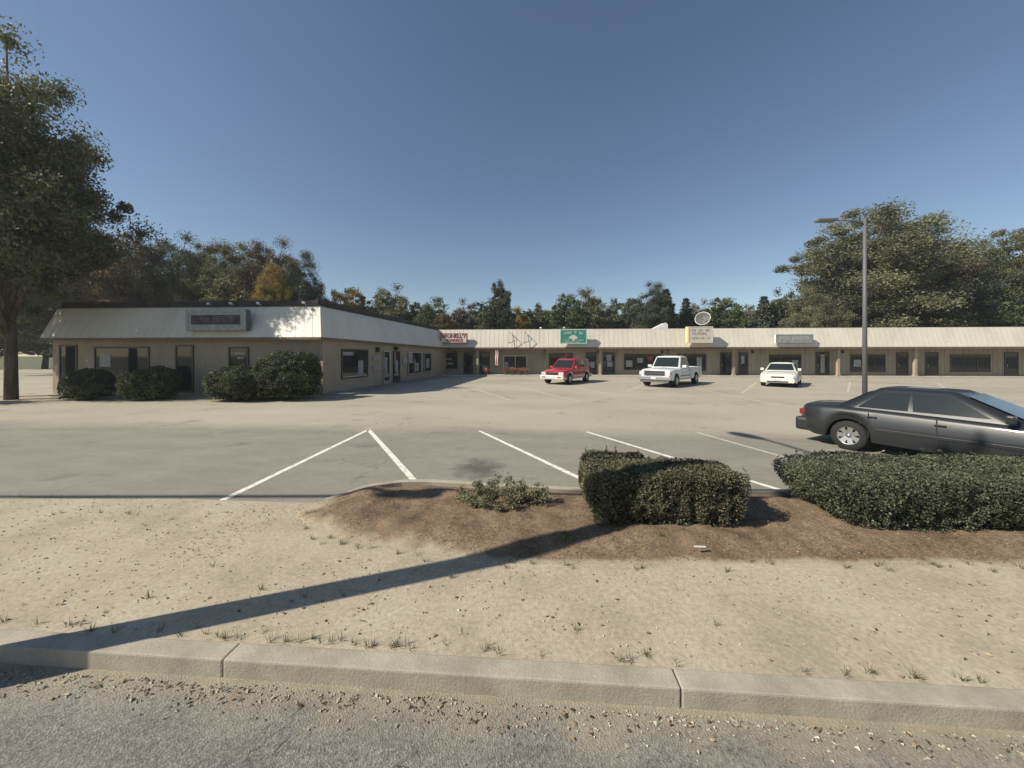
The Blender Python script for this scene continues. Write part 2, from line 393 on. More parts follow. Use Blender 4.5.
def bed_z(X, s, t):
    e = max(0, min(1, min(s, 1-s)*4)); edge = e*e*(3-2*e)
    edge *= min(1, max(0,(X+3.0)/.9)); z = .0075 + edge*(.10 + .05*mnoise.noise(Vector((X*.9, t*.9, 1))) + .03*mnoise.noise(Vector((X*4, t*4, 3))) + .012*mnoise.noise(Vector((X*16, t*16, 5))))
    # scooped hollow just behind the kerb on the left
    hx, ht = (X+1.62)/.44, (t-5.46)/.16
    d = hx*hx+ht*ht
    pass
    lump = ((X+2.12)/.22)**2+((t-5.45)/.18)**2
    z += .05*math.exp(-lump)
    return max(z, .0075)
xs = list(np.arange(-2.98, 5.2, .035)) + list(np.arange(5.3, 20, .3)) + list(np.arange(22, 61, 3))
NS = 56; bm = bmesh.new(); grid = []
for X in xs:
    f, bk = interp(FRONT, X), interp(BACK, X); row = []
    for j in range(NS+1):
        s = j/NS; t = f+(bk-f)*s
        row.append(bm.verts.new(cw(X, t, bed_z(X, s, t))))
    grid.append(row)
for i in range(len(grid)-1):
    for j in range(NS):
        q = bm.faces.new((grid[i][j], grid[i+1][j], grid[i+1][j+1], grid[i][j+1])); q.smooth = True
mb = MB(); mb.bm.free(); mb.bm = bm
bo = mb.build('planting_bed', M['mulch'], kind='structure')
at = bo.data.attributes.new('rim', 'FLOAT', 'POINT'); vals = []
for X in xs:
    for j in range(NS+1):
        s = j/NS; f, bk = interp(FRONT, X), interp(BACK, X); d = (bk-f)
        vals.append(min(1, s*d/(.40 if X < -.9 else max(.14, .40-(X+.9)*.35)), max((X+3.0)/1.1, 0)))
at.data.foreach_set('value', vals)
# bed kerb (low concrete)
kp = []
for X in list(np.arange(-2.72, 5.0, .12)) + list(np.arange(5.2, 40, 2)):
    kp.append((X, interp(BACK, X)+.03))
b = MB(); prev = None
for i, (X, t) in enumerate(kp):
    hgt = .075*min(1,(X+2.75)/.5) + .006 + .012*mnoise.noise(Vector((X*2, 0, 0)))
    dt = .055
    ring = [b.bm.verts.new(cw(X, t-dt, -.05)), b.bm.verts.new(cw(X, t-dt, hgt-.012)), b.bm.verts.new(cw(X, t-dt+.02, hgt)), b.bm.verts.new(cw(X, t+dt-.02, hgt)), b.bm.verts.new(cw(X, t+dt, hgt-.02)), b.bm.verts.new(cw(X, t+dt+.02, -.05))]
    if prev:
        for k in range(5): b.bm.faces.new((prev[k], prev[k+1], ring[k+1], ring[k]))
    prev = ring
b.build('bed_kerb', M['kerb'], kind='structure')
# painted lines
def line(b, p, q, wd=.1, z=.004, mi=0):
    p, q = Vector(p).to_2d(), Vector(q).to_2d(); d = (q-p).normalized(); n = Vector((-d.y, d.x))*wd/2
    N = max(2, int((q-p).length/.25)); L = []; R = []
    for i in range(N+1):
        c = p+(q-p)*i/N; j = 1+.12*mnoise.noise(Vector((c.x*3, c.y*3, 0)))
        L.append(b.bm.verts.new((*(c+n*j), z))); R.append(b.bm.verts.new((*(c-n*j), z)))
    for i in range(N): b.bm.faces.new((L[i], R[i], R[i+1], L[i+1])).material_index = mi
b = MB()
line(b, gp(369,429.5), gp(222,500.5), .105); line(b, gp(368,429), gp(418,485), .11)
line(b, gp(479.5,431), gp(594,485), .10); line(b, gp(587,432), gp(790,493), .10)
line(b, gp(697,432.5), gp(900,490), .09, mi=1); line(b, gp(812,434), gp(1010,480), .09, mi=1)
for p, q in (((462,385),(510,400)), ((512,385.5),(583,402)), ((570,385.5),(620,397)), ((628,391),(652,381.5)), ((742,393),(757,382)),
             ((848,392),(850,382)), ((672,384),(780,405)), ((950,393),(938,383))):
    line(b, gp(*p), gp(*q), .11, mi=1)
b.build('parking_markings', [M['line'], M['fade']], kind='structure')
# dry leaves and chips scattered on the bed and pavement
rng = np.random.default_rng(3)
C = []
while len(C) < 3800:
    X = rng.uniform(-3.6, 6.5); f, bk = interp(FRONT, max(X,-2.98)), interp(BACK, max(X,-2.98))
    s = rng.random(); t = f+(bk-f)*s; z = bed_z(max(X,-2.98), s, t)+.004
    if X < -2.98: z = .012; t = rng.uniform(3.7, 5.0)
    if mnoise.noise(Vector((X*1.3, t*1.3, 9))) < rng.uniform(-.7, .35): continue
    C.append(cw(X, t, z))
V = rand_quads(rng, np.array([tuple(c) for c in C]), .011, .45, up=2.6)
np_mesh('leaf_litter', V, 4, LEAF['dry'], kind='stuff', label='dry leaves and bark chips scattered over the brown mulch', cat='leaf litter')

G = []
for i in range(170):
    X = rng.uniform(-7, 7); 
    if rng.random() < .6: y0 = 2.50+abs(rng.normal())*.03
    else: y0 = interp(FRONT, max(-2.9, min(5.9, X)))-abs(rng.normal())*.08
    if rng.random() < .1: y0 = rng.uniform(2.6, 3.7)
    c = Vector((X, y0, .006)) if y0 < 2.7 else cw(X, y0, .006)
    for k in range(rng.integers(8, 26)):
        a = rng.uniform(0, 6.28); r0 = rng.uniform(0,.03); L = rng.uniform(.02,.065); h = rng.uniform(.02,.07)
        p = c+Vector((math.cos(a)*r0, math.sin(a)*r0, 0)); q = p+Vector((math.cos(a)*L*.6, math.sin(a)*L*.6, h)); n_ = Vector((-math.sin(a), math.cos(a), 0))*.0022
        G += [p-n_, p+n_, q]
np_mesh('dry_grass', np.array([tuple(v) for v in G]), 3, LEAF['azalea'], kind='stuff', label='sparse dry grass tufts along the kerb and the mulch edge', cat='grass')

n = 5200; px_ = rng.uniform(-8, 8, n); py_ = np.where(rng.random(n) < .45, 2.28-np.abs(rng.normal(size=n))*.10, rng.uniform(2.5, 4.9, n))
pz_ = np.where(py_ < 2.33, -.106, .009); msk_ = (py_ < 2.33) | (py_ < 3.55) | (px_ < -3.4); px_, py_, pz_ = px_[msk_], py_[msk_], pz_[msk_]
n = len(px_); r_ = rng.uniform(.003, .011, n)*(1+.8*(rng.random(n) < .06)); tet = np.array([(1,0,0),(-.5,.87,0),(-.5,-.87,0),(0,0,1.0)]); fc = [(0,1,3),(1,2,3),(2,0,3)]
c_ = np.stack([px_, py_, pz_], 1); an = rng.uniform(0, 6.28, n); vv = []
for f in fc:
    for q in f:
        x_ = tet[q][0]*np.cos(an)-tet[q][1]*np.sin(an); y_ = tet[q][0]*np.sin(an)+tet[q][1]*np.cos(an); vv.append(c_+np.stack([x_*r_*1.3, y_*r_, np.full(n, tet[q][2])*r_*.8], 1))
np_mesh('gravel', np.stack(vv, 1).reshape(-1,3), 3, LEAF['grit'], kind='stuff', label='loose grit and small pebbles on the sandy verge and along the gutter', cat='gravel')
n = 900; C = np.stack([rng.uniform(-8,8,n), np.where(rng.random(n) < .35, 2.26-np.abs(rng.normal(size=n))*.09, rng.uniform(2.5,5.0,n)), np.full(n,.014)], 1); C[:,2] = np.where(C[:,1] < 2.33, -.10, .014)
C = C[(C[:,1] < 3.6) | (C[:,0] < -3.4)]
np_mesh('fallen_leaves', rand_quads(rng, C, .016, .5, up=2.2), 4, LEAF['dry'], kind='stuff', label='scattered dry leaves on the sandy verge and gutter', cat='fallen leaves')

# ================================================================== BUILDING
plaza = empty('strip_mall', (on_y(600,37), 37, 0), label='long low L-shaped strip of shops with cream metal mansard roof and tan siding', cat='building')
PO = Vector(plaza.location)
def P(name, mb, m, parent=plaza, **k):
    o = mb.build(name, m, None, **k)
    o.parent = parent; return o
# all plaza meshes are modelled in world metres; shift them so they sit right under the Empty
def fix(o):
    o.data.transform(Matrix.Translation(-PO)); return o
YE, YW, YT = 35.6, 37.1, 36.1     # eave line, wall plane, ridge line of the back wing
ZE, ZT = 2.86, 4.62
XJ = on_y(445, YE)
XR = 62.0
walk = MB(); walk.box(XJ-1.2, XR, YE-.15, YW, -.02, .12, bev=.02); walk.build('walkway', M['conc'], kind='structure')
# back wall with vertical grooved boards
b = MB(); b.box(XJ-2.5, XR, YW, YW+.2, 0, ZE)
x = XJ-2
while x < XR:
    b.box(x, x+.03, YW-.018, YW-.002, .12, ZE-.01); x += .42
fix(P('wall', b, M['siding']))
b = MB(); b.box(XJ-2.5, XR, YW+.2, YW+14, 0, 4.2); fix(P('rear_block', b, M['siding2']))
b = MB(); b.box(XJ-3, XR, YW+.1, YW+14.2, 4.2, 4.3); fix(P('flat_roof', b, M['flat']))
# mansard slope as panels with standing seams
def mansard(b, e0, e1, t0, t1, step=.45, seam=.012, vertical=False):
    """e0,e1 eave ends; t0,t1 top ends"""
    e0, e1, t0, t1 = map(Vector, (e0, e1, t0, t1))
    n = (e1-e0).cross(t0-e0).normalized()
    b.prism([e0, e1, t1, t0], -n*.08 if n.z > 0 else n*.08)
    up = n if n.z > 0 else -n
    L = (e1-e0).length; k = int(L/step)
    for i in range(k+1):
        s = i/k; a = e0+(e1-e0)*s; c = t0+(t1-t0)*s
        if vertical: c = Vector((a.x, t0.y, t0.z))
        d = (e1-e0).normalized()*.02
        b.prism([a-d+up*.004, a+d+up*.004, c+d+up*.004, c-d+up*.004], up*seam)
b = MB(); mansard(b, (XJ-.05,YE,ZE), (XR,YE,ZE), (XJ-.9,YT,ZT), (XR,YT,ZT), vertical=True); fix(P('mansard_roof', b, M['metal']))
b = MB(); b.box(XJ-1, XR, YT+.0, YT+.22, ZT-.02, ZT+.06); b.box(XJ-.9, XR, YT+.10, YT+.16, 4.2, ZT-.02); fix(P('parapet_cap', b, M['metal']))
b = MB(); b.box(XJ-.2, XR, YE-.03, YE+.03, ZE-.16, ZE-.012); fix(P('fascia_board', b, M['trim']))
b = MB(); b.box(XJ-.2, XR, YE+.032, YW-.005, ZE-.12, ZE-.09); fix(P('soffit', b, M['trim']))
# gutter downpipes
for px in (545, 668):
    X = on_y(px, YW-.06); b = MB(); b.tube([(X,YW-.07,.15),(X,YW-.07,2.75)], .045, 8); fix(P('downpipe', b, M['alum']))

def window(px0, px1, y0, y1, frame='frame', posters=(), mull=1, Y=YW):
    X0, X1 = on_y(px0, Y), on_y(px1, Y); pm = (px0+px1)/2
    z1, z0 = zat(pm, y0, Y), max(.25, zat(pm, y1, Y))
    f = MB()
    w_ = .07
    f.box(X0, X1, Y-.06, Y-.001, z1-w_, z1); f.box(X0, X1, Y-.08, Y-.001, z0, z0+w_)
    f.box(X0, X0+w_, Y-.06, Y-.001, z0+w_, z1-w_); f.box(X1-w_, X1, Y-.06, Y-.001, z0+w_, z1-w_)
    for i in range(mull): 
        xm = X0+(X1-X0)*(i+1)/(mull+1); f.box(xm-.03, xm+.03, Y-.058, Y-.001, z0+w_, z1-w_)
    fo = fix(P('window', f, M[frame]))
    g = MB(); g.box(X0+w_, X1-w_, Y-.03, Y-.003, z0+w_, z1-w_); fix(P('pane', g, M['glass'], fo))
    for (a, c, d, e, mm) in posters:
        p = MB(); p.box(X0+(X1-X0)*a, X0+(X1-X0)*c, Y-.04, Y-.032, z0+(z1-z0)*d, z0+(z1-z0)*e); fix(P('poster', p, M[mm], fo))
    return fo
def door(px0, px1, Y=YW, top=2.35, frame='frame', posters=(), solid=False):
    X0, X1 = on_y(px0, Y), on_y(px1, Y); z0, z1 = .13, top
    f = MB(); w_ = .09
    f.box(X0, X1, Y-.06, Y-.001, z1-w_, z1); f.box(X0, X1, Y-.06, Y-.001, z0, z0+.22)
    f.box(X0, X0+w_, Y-.06, Y-.001, z0+.22, z1-w_); f.box(X1-w_, X1, Y-.06, Y-.001, z0+.22, z1-w_)
    fo = fix(P('door', f, M[frame]))
    g = MB(); g.box(X0+w_, X1-w_, Y-.03, Y-.003, z0+.22, z1-w_); fix(P('pane', g, M['glass'], fo))
    h = MB(); h.tube([(X0+.15,Y-.12,.95),(X0+.15,Y-.12,1.3)], .018, 8); h.box(X0+.135,X0+.165,Y-.12,Y-.06,.96,.985); h.box(X0+.135,X0+.165,Y-.12,Y-.06,1.265,1.29)
    fix(P('handle', h, M['alum'], fo))
    for (a, c, d, e, mm) in posters:
        p = MB(); p.box(X0+(X1-X0)*a, X0+(X1-X0)*c, Y-.04, Y-.032, z0+(z1-z0)*d, z0+(z1-z0)*e); fix(P('poster', p, M[mm], fo))
    return fo
window(434, 458, 352.5, 369, 'trim', [(.3,.75,.55,.64,'poster'),(.3,.8,.28,.38,'poster')], 1)
door(463.5, 473); door(480, 490, posters=[(.25,.75,.2,.38,'poster')])
window(503.5, 527, 355.5, 368.5, 'alum', [(.05,.2,.05,.5,'greyface')], 1)
window(549, 573, 353.5, 369, 'frame', [(.45,.75,.45,.8,'green'),(.65,.8,.8,.97,'redp')], 1)
door(586, 596.5, posters=[(.35,.8,.3,.55,'poster')]); door(603, 615, posters=[(.3,.7,.62,.9,'poster'),(.35,.75,.35,.58,'poster')])
window(624, 662, 354, 370, 'frame', [(.05,.22,.2,.6,'poster'),(.35,.5,.45,.75,'poster'),(.62,.74,.6,.85,'redp'),(.8,.95,.2,.45,'poster')], 2)
window(677, 706, 354, 371, 'frame', [(.68,.85,.25,.8,'poster'),(.1,.2,.8,.98,'poster')], 2)
door(720, 731.5); door(738.5, 748, posters=[(.25,.6,.5,.85,'poster')])
window(769, 801, 354.5, 374, 'frame', [(.72,.9,.2,.7,'greyface')], 2)
door(815.5, 829, top=2.4, posters=[(.35,.65,.1,.9,'greyface')])
window(850, 885, 354.5, 372, 'frame', [(.1,.3,.3,.7,'poster')], 2); door(896, 908)
door(925, 938); window(950, 990, 354.5, 372, 'frame', [], 2); door(1004, 1018)
# canopy posts
for px in (477.5, 600, 733.5, 838, 915):
    X = on_y(px, YE+.55); b = MB(); b.box(X-.11, X+.11, YE+.45, YE+.67, .12, ZE-.13, bev=.012); b.box(X-.15, X+.15, YE+.41, YE+.71, .122, .26, bev=.01)
    fix(P('canopy_post', b, M['siding2']))
# soffit lanterns
for px in (455, 498, 598, 662, 752, 842):
    X = on_y(px, YW); b = MB(); b.box(X-.07, X+.07, YW-.19, YW-.04, 2.28, 2.5, bev=.01); b.tube([(X,YW-.02,2.55),(X,YW-.12,2.58),(X,YW-.12,2.5)], .015, 6)
    fix(P('wall_lantern', b, M['black']))

# ---- left wing
E0 = cw(-191*18/FOC, 18, 3.0)                   # eave corner
E1 = Vector((XJ, YE, ZE))
sd = (E1-E0); sd.z = 0; sd.normalize()          # along the side
sn = Vector((sd.y, -sd.x, 0))                    # outward (right)
fd = Vector((-1, 0, 0))                          # front runs to -X
E2 = E0 + fd*15.5                                # far left eave end
TOPZ0, TOPZ1 = 4.68, ZT+.03
T0 = E0 - sn*.55 + Vector((0,.75,0)); T0.z = TOPZ0
T1 = E1 - sn*.95 + sd*.7; T1.z = TOPZ1
T2 = E2 + Vector((0,.75,0)); T2.z = TOPZ0
b = MB(); mansard(b, E0, E1, T0, T1, .45, .008); mansard(b, E2, E0, T2, T0, .45, .008); fix(P('mansard_roof', b, M['metal'], label='left wing mansard slope, shaded on its side'))
b = MB()
for p, q, n in ((T2, T0, Vector((0,-1,0))), (T0, T1, sn)):
    inn = -n*.35
    b.prism([p+n*.06-Vector((0,0,.03)), q+n*.06-Vector((0,0,.03)), q+n*.06+Vector((0,0,.05)), p+n*.06+Vector((0,0,.05))], inn)
    a, c = p-n*.12, q-n*.12
    b.prism([a+Vector((0,0,.051)), c+Vector((0,0,.051)), c+Vector((0,0,.30)), a+Vector((0,0,.36))], -n*.15)
fix(P('roof_ridge', b, M['tar']))
W0 = E0 - sn*.22 + Vector((0,.5,0)); W1 = E1 - sn*.35 + sd*1.6; W2 = E2 + Vector((0,.5,0))
def wallbox(b, p, q, n, z0, z1a, z1b, th=.2):
    p, q = Vector((p.x,p.y,0)), Vector((q.x,q.y,0))
    b.prism([p+Vector((0,0,z0)), q+Vector((0,0,z0)), q+Vector((0,0,z1b)), p+Vector((0,0,z1a))], -n*th)
b = MB(); wallbox(b, W0, W1, sn, 0, 2.98, 2.84); fix(P('wall', b, M['siding2']))
b = MB(); wallbox(b, W2-Vector((.0,0,0)), W0-sn*.205, Vector((0,-1,0)), 0, 2.98, 2.98); fix(P('wall', b, M['siding2']))
# end wall and far block under the roof
b = MB(); b.prism([(W2.x, W2.y+.21, 0), (W2.x+.3, W2.y+.21, 0), (W2.x+.3, 48, 0), (W2.x, 48, 0)], (0,0,4.1)); fix(P('wall', b, M['siding2']))
b = MB(); rf = [(E2.x,W2.y+.4), (W0.x-.9,W2.y+.4), (W1.x-1.3, YE+1.6), (W1.x-1.3, 48), (E2.x, 48)]
b.prism([(x,y,4.2) for x,y in rf], (0,0,.1)); fix(P('flat_roof', b, M['flat']))
# soffit + fascia board of left wing
b = MB()
def board(b, p, q, n, off, dz0, dz1, th=.05):
    b.prism([p+n*off+Vector((0,0,dz0)), q+n*off+Vector((0,0,dz0)), q+n*off+Vector((0,0,dz1)), p+n*off+Vector((0,0,dz1))], -n*th)
board(b, E0, E1, sn, .015, -.13, -.004); board(b, E2, E0, Vector((0,-1,0)), .015, -.13, -.004)
fix(P('fascia_board', b, M['trim']))
b = MB(); b.prism([E0-sn*.04+Vector((-.04,.04,-.10)), E1-sn*.04-Vector((0,0,.10)), W1-sn*.3+Vector((0,0,-.10)), Vector((W0.x,W0.y,E0.z-.10))-sn*.1], (0,0,.03))
b.prism([E2+Vector((0,.04,-.105)), E0+Vector((-.04,.04,-.105)), Vector((W0.x,W0.y+.1,E0.z-.105)), Vector((W2.x,W2.y+.1,E0.z-.105))], (0,0,.03))
fix(P('soffit', b, M['trim']))
# walkway beside left wing
b = MB(); b.prism([(W0.x,W0.y-1.0,-.02), Vector((W0.x,W0.y-1.0,-.02))+sn*1.3, Vector((W1.x,W1.y,-.02))+sn*1.3-sd*3.0, Vector((W1.x,W1.y,-.02))-sd*3], (0,0,.125)); b.build('walkway', M['shadewalk'], kind='structure')
# side wall features: local frame along side wall
def side_s(px):                                   # distance along the side wall from W0 where pixel column px hits
    r = ray(px); p = Vector((W0.x, W0.y)); d = Vector((sd.x, sd.y))
    # t*r = p + s*d
    det = r.x*(-d.y) + d.x*r.y
    s = (r.x*p.y - r.y*p.x)/ (r.y*d.x - r.x*d.y)
    t = (p.x+s*d.x)/r.x
    return s, t*1.0*(r.x*0+1), (p+d*s)
def side_pt(px): s, _, q = side_s(px); return s, q
def side_z(px, py):
    s, q = side_pt(px); t = -q.x*SA + q.y*CA; return CAMH+(HOR-py)*t/FOC
def sbox(b, s0, s1, o0, o1, z0, z1):
    p = Vector((W0.x,W0.y,z0))
    b.prism([p+sd*s0+sn*o0, p+sd*s1+sn*o0, p+sd*s1+sn*o1, p+sd*s0+sn*o1], (0,0,z1-z0))
def side_window(px0, px1, z0, z1, kind='window', frame='frame', items=()):
    s0, _ = side_pt(px0); s1, _ = side_pt(px1); w_ = .08
    if kind == 'door': z0 = .12
    lo = .22 if kind == 'door' else w_
    f = MB(); sbox(f, s0, s1, .001, .06, z1-w_, z1); sbox(f, s0, s1, .001, .08, z0, z0+lo); sbox(f, s0, s0+w_, .001, .06, z0+lo, z1-w_); sbox(f, s1-w_, s1, .001, .06, z0+lo, z1-w_)
    fo = fix(P(kind, f, M[frame])); g = MB(); sbox(g, s0+w_, s1-w_, .003, .03, z0+lo, z1-w_); fix(P('pane', g, M['glass'], fo))
    for a, c, d, e, mm in items:
        p = MB(); sbox(p, s0+(s1-s0)*a, s0+(s1-s0)*c, .032, .04, z0+(z1-z0)*d, z0+(z1-z0)*e); fix(P('poster', p, M[mm], fo))
    if kind == 'door':
        h = MB(); sbox(h, s0+.15, s0+.19, .08, .12, .95, 1.3); sbox(h, s0+.15, s0+.19, .061, .079, 1.0, 1.04); sbox(h, s0+.15, s0+.19, .061, .079, 1.2, 1.24); fix(P('handle', h, M['alum'], fo))
    return fo
side_window(341, 367.5, .75, 2.45, items=[(.05,.42,.78,.90,'greyface'),(.60,.8,.1,.6,'greyface'),(.02,.98,.02,.07,'cream')])
side_window(383, 389.5, 0, 2.4, 'door', 'alum', [(.2,.6,.2,.8,'greyface')])
side_window(393, 399.5, 0, 2.4, 'door', items=[(.3,.7,.3,.7,'poster')])
side_window(408, 421, .55, 2.35, 'window', 'alum', [(.05,.3,.5,.95,'poster'),(.45,.8,.1,.5,'greyface')])
side_window(424, 431, .6, 2.3, 'window', 'alum', [(.2,.7,.2,.7,'greyface')])
for a, c, z0, z1 in ((373,380,1.75,2.05),(373,380,1.1,1.42),(402.5,407,1.45,1.9)):
    s0, _ = side_pt(a); s1, _ = side_pt(c); b = MB(); sbox(b, s0, s1, .002, .04, z0, z1); fix(P('wall_notice', b, M['poster']))
s0, _ = side_pt(376.5); b = MB(); sbox(b, s0-.1, s0+.1, .02, .2, 2.3, 2.6); fix(P('wall_lantern', b, M['black']))
s0, _ = side_pt(395); b = MB(); sbox(b, s0-.1, s0+.1, .02, .2, 2.45, 2.7); fix(P('wall_lantern', b, M['black']))
# front wall: window and door (mostly in tree shade)
def fwin(px0, px1, py0, py1, kind, items=()):
    Y = W0.y; X0, X1 = on_y(px0, Y), on_y(px1, Y); z1, z0 = zat(px0, py0, Y), max(.13, zat(px0, py1, Y)); w_ = .08
    f = MB(); f.box(X0,X1,Y-.06,Y-.001,z1-w_,z1); f.box(X0,X1,Y-.08,Y-.001,z0,z0+w_); f.box(X0,X0+w_,Y-.06,Y-.001,z0+w_,z1-w_); f.box(X1-w_,X1,Y-.06,Y-.001,z0+w_,z1-w_)
    fo = fix(P(kind, f, M['frame'])); g = MB(); g.box(X0+w_,X1-w_,Y-.03,Y-.003,z0+w_,z1-w_); fix(P('pane', g, M['glass'], fo))
    for a, c, d, e, mm in items:
        p = MB(); p.box(X0+(X1-X0)*a, X0+(X1-X0)*c, Y-.04, Y-.032, z0+(z1-z0)*d, z0+(z1-z0)*e); fix(P('poster', p, M[mm], fo))
fwin(229, 249, 347, 371, 'window', [(.3,.8,.7,.78,'poster'),(.45,.75,.5,.58,'poster')])
fwin(176, 194, 345, 393, 'door'); fwin(95, 150, 347, 380, 'window', [(.1,.3,.4,.8,'poster')]); fwin(60, 78, 345, 393, 'door')
# small lamps on the left ridge
for px in (213, 235, 262, 307):
    X = on_y(px, T0.y); b = MB(); b.tube([(X,T0.y-.02,TOPZ0+.02),(X,T0.y-.25,TOPZ0+.12)], .015, 6); b.lathe([(0.001,-.06),(.06,-.05),(.085,.0),(.07,.06),(.001,.07)], 'Z', (X,T0.y-.28,TOPZ0+.12), 12)
    fix(P('ridge_lamp', b, M['white']))

# ------------------------------------------------------------------ signs
def text_mesh(txt, size, m, parent, loc, depth=.02, name='lettering', arc=None):
    cu = bpy.data.curves.new('t', 'FONT'); cu.body = txt; cu.size = size; cu.extrude = depth/2; cu.align_x = 'CENTER'; cu.align_y = 'CENTER'; cu.offset = size*.02
    to = bpy.data.objects.new('t', cu); COL.objects.link(to); bpy.context.view_layer.update()
    me = bpy.data.meshes.new_from_object(to); me.name = name
    bpy.data.objects.remove(to); 
    me.transform(Matrix.Rotation(PI/2, 4, 'X'))
    if arc:
        for v in me.vertices: v.co.z -= arc*v.co.x*v.co.x
    me.materials.clear(); me.materials.append(m)
    o = bpy.data.objects.new(name, me); COL.objects.link(o); o.parent = parent; o.location = loc
    return o
def sign(px0, px1, py0, py1, Y, label, face, border, side=None, bw=.07, dep=.28):
    pm = (px0+px1)/2; X0, X1 = on_y(px0,Y), on_y(px1,Y); z1, z0 = zat(pm,py0,Y), zat(pm,py1,Y)
    cx, cz = (X0+X1)/2, (z0+z1)/2; hw, hh = (X1-X0)/2, (z1-z0)/2
    r = empty('shop_sign', (cx, Y, cz), label=label, cat='sign')
    c = MB(); c.box(-hw, hw, .002, dep, -hh, hh, bev=.015); c.build('cabinet', M[side or border], r)
    f = MB(); f.box(-hw+bw, hw-bw, -.015, .0, -hh+bw, hh-bw); f.build('face', M[face], r)
    e = MB(); e.box(-hw, hw, -.03, .0, hh-bw, hh); e.box(-hw, hw, -.03, .0, -hh, -hh+bw); e.box(-hw, -hw+bw, -.03, .0, -hh+bw, hh-bw); e.box(hw-bw, hw, -.03, .0, -hh+bw, hh-bw); e.build('border', M[border], r)
    for q in (-.6, .6):
        for za, zb_, dd in ((-.5, -.3, .75), (.6, .3, 1.0)):
            s = MB(); s.tube([(hw*q, dep*.9, hh*za), (hw*q, dep+dd, hh*zb_)], .03, 6); s.build('bracket', M['grey'], r)
    return r, hw, hh
maroon = mat('maroon_letters', (.22,.035,.03), .6); pinkw = noisy('faded_white_face', (.62,.50,.46), (.72,.64,.58), 6, .6, 0)
r, hw, hh = sign(440, 467, 333.2, 342.6, 35.25, 'white shop sign with two rows of maroon letters at the shaded inner corner', 'faded', 'mar') if False else (None,)*3
M['faded'] = pinkw; M['mar'] = maroon; M['gborder'] = mat('pale_green_border', (.35,.50,.44), .5)
r, hw, hh = sign(440.5, 467, 333.3, 343.0, 35.3, 'white shop sign with two rows of maroon letters beside the shaded wing', 'faded', 'mar', 'trim', .05, .22)
text_mesh("BRUNELL'Y", .50, maroon, r, (0,-.03,.2)); text_mesh("AWARDS", .40, maroon, r, (.1,-.03,-.22))
# sloping shadow-side roof light under it is part of the slope; green sign
r, hw, hh = sign(560, 587, 329.3, 343.7, 35.1, 'green shop sign with pale border, curved lettering and white emblem', 'green', 'gborder', 'gborder', .09, .25)
pw = mat('pale_sign_white', (.60,.66,.60), .6)
def glyphs(r, m, x0, x1, z, h, n, seed, arc=0, y=-.03, name='lettering'):
    """small bar shaped characters: the photograph's lettering is too small to read"""
    rg = random.Random(seed); b = MB(); w_ = (x1-x0)/n
    for i in range(n):
        xa = x0+i*w_; dz = -arc*((xa+w_/2)-(x0+x1)/2)**2
        if rg.random() < .12: continue
        b.box(xa+w_*.1, xa+w_*.28, y-.01, y, z+dz, z+dz+h)
        for q in (0, .42, .84):
            if rg.random() < .65: b.box(xa+w_*.285, xa+w_*.8, y-.0095, y, z+dz+q*h, z+dz+q*h+h*.16)
        if rg.random() < .5: b.box(xa+w_*.62, xa+w_*.8, y-.0085, y-.0005, z+dz+.17*h, z+dz+h*.83)
    return b.build(name, m, r)
glyphs(r, pw, -hw*.72, hw*.72, hh*.42, .20, 9, 1, arc=.16); glyphs(r, pw, -hw*.75, hw*.75, -hh*.62, .12, 14, 2)
glyphs(r, pw, -hw*.7, hw*.7, -hh*.85, .09, 16, 5)
e = MB(); e.prism([(.42*math.cos(a)-.02, -.028, .36*math.sin(a)-.22) for a in np.linspace(0, PI, 13)], (0,.012,0)); e.prism([(-.12,-.026,-.22),(.14,-.026,-.22),(.08,-.026,-.42),(-.06,-.026,-.42)], (0,.01,0)); e.build('emblem', M['cream'], r)
# cream box sign with yellow end
r, hw, hh = sign(687.5, 713, 326.5, 342.8, 34.9, 'cream box sign with yellow left end and faint lettering below the satellite dish', 'cream', 'cream', 'yellow', .08, .5)
pk = mat('faint_pink_ink', (.45,.28,.27), .6); gy = mat('faint_grey_ink', (.33,.34,.33), .6)
e = MB(); e.box(-hw-.012, -hw-.002, -.03, .48, -hh+.03, hh-.03); e.box(-hw-.012, -hw+.16, -.045, -.032, -hh, hh); e.build('yellow_edge', M['yellow'], r)
glyphs(r, gy, -hw*.7, hw*.75, hh*.45, .18, 8, 11); glyphs(r, pk, -hw*.65, hw*.7, -hh*.0, .22, 7, 12); glyphs(r, gy, -hw*.7, hw*.75, -hh*.5, .16, 10, 13)
# grey long sign
r, hw, hh = sign(776, 813, 334.5, 343.3, 35.3, 'long low grey shop sign with faded panel at the right end of the roof', 'greyface', 'grey', 'white', .05, .25)
glyphs(r, mat('worn_ink', (.42,.43,.42), .6), -hw*.8, hw*.8, -hh*.3, .32, 12, 21)
# left wing sign
M['framegrey'] = noisy('weathered_sign_frame', (.24,.24,.23), (.36,.36,.34), 4, .6, 0)
M['worn'] = mat('worn_dark_letters', (.12,.12,.115), .7)
r, hw, hh = sign(186, 246, 309.5, 330.5, E0.y-.15, 'long weathered sign in pale frame on the shaded left wing front', 'greyface', 'framegrey', 'grey', .14, .3)
e = MB(); e.box(-hw+.3, hw-.3, -.028, -.017, -hh+.3, hh-.28); e.build('panel', M['tar'], r)
glyphs(r, M['worn'], -hw*.75, hw*.7, -hh*.15, .28, 13, 31, y=-.031)
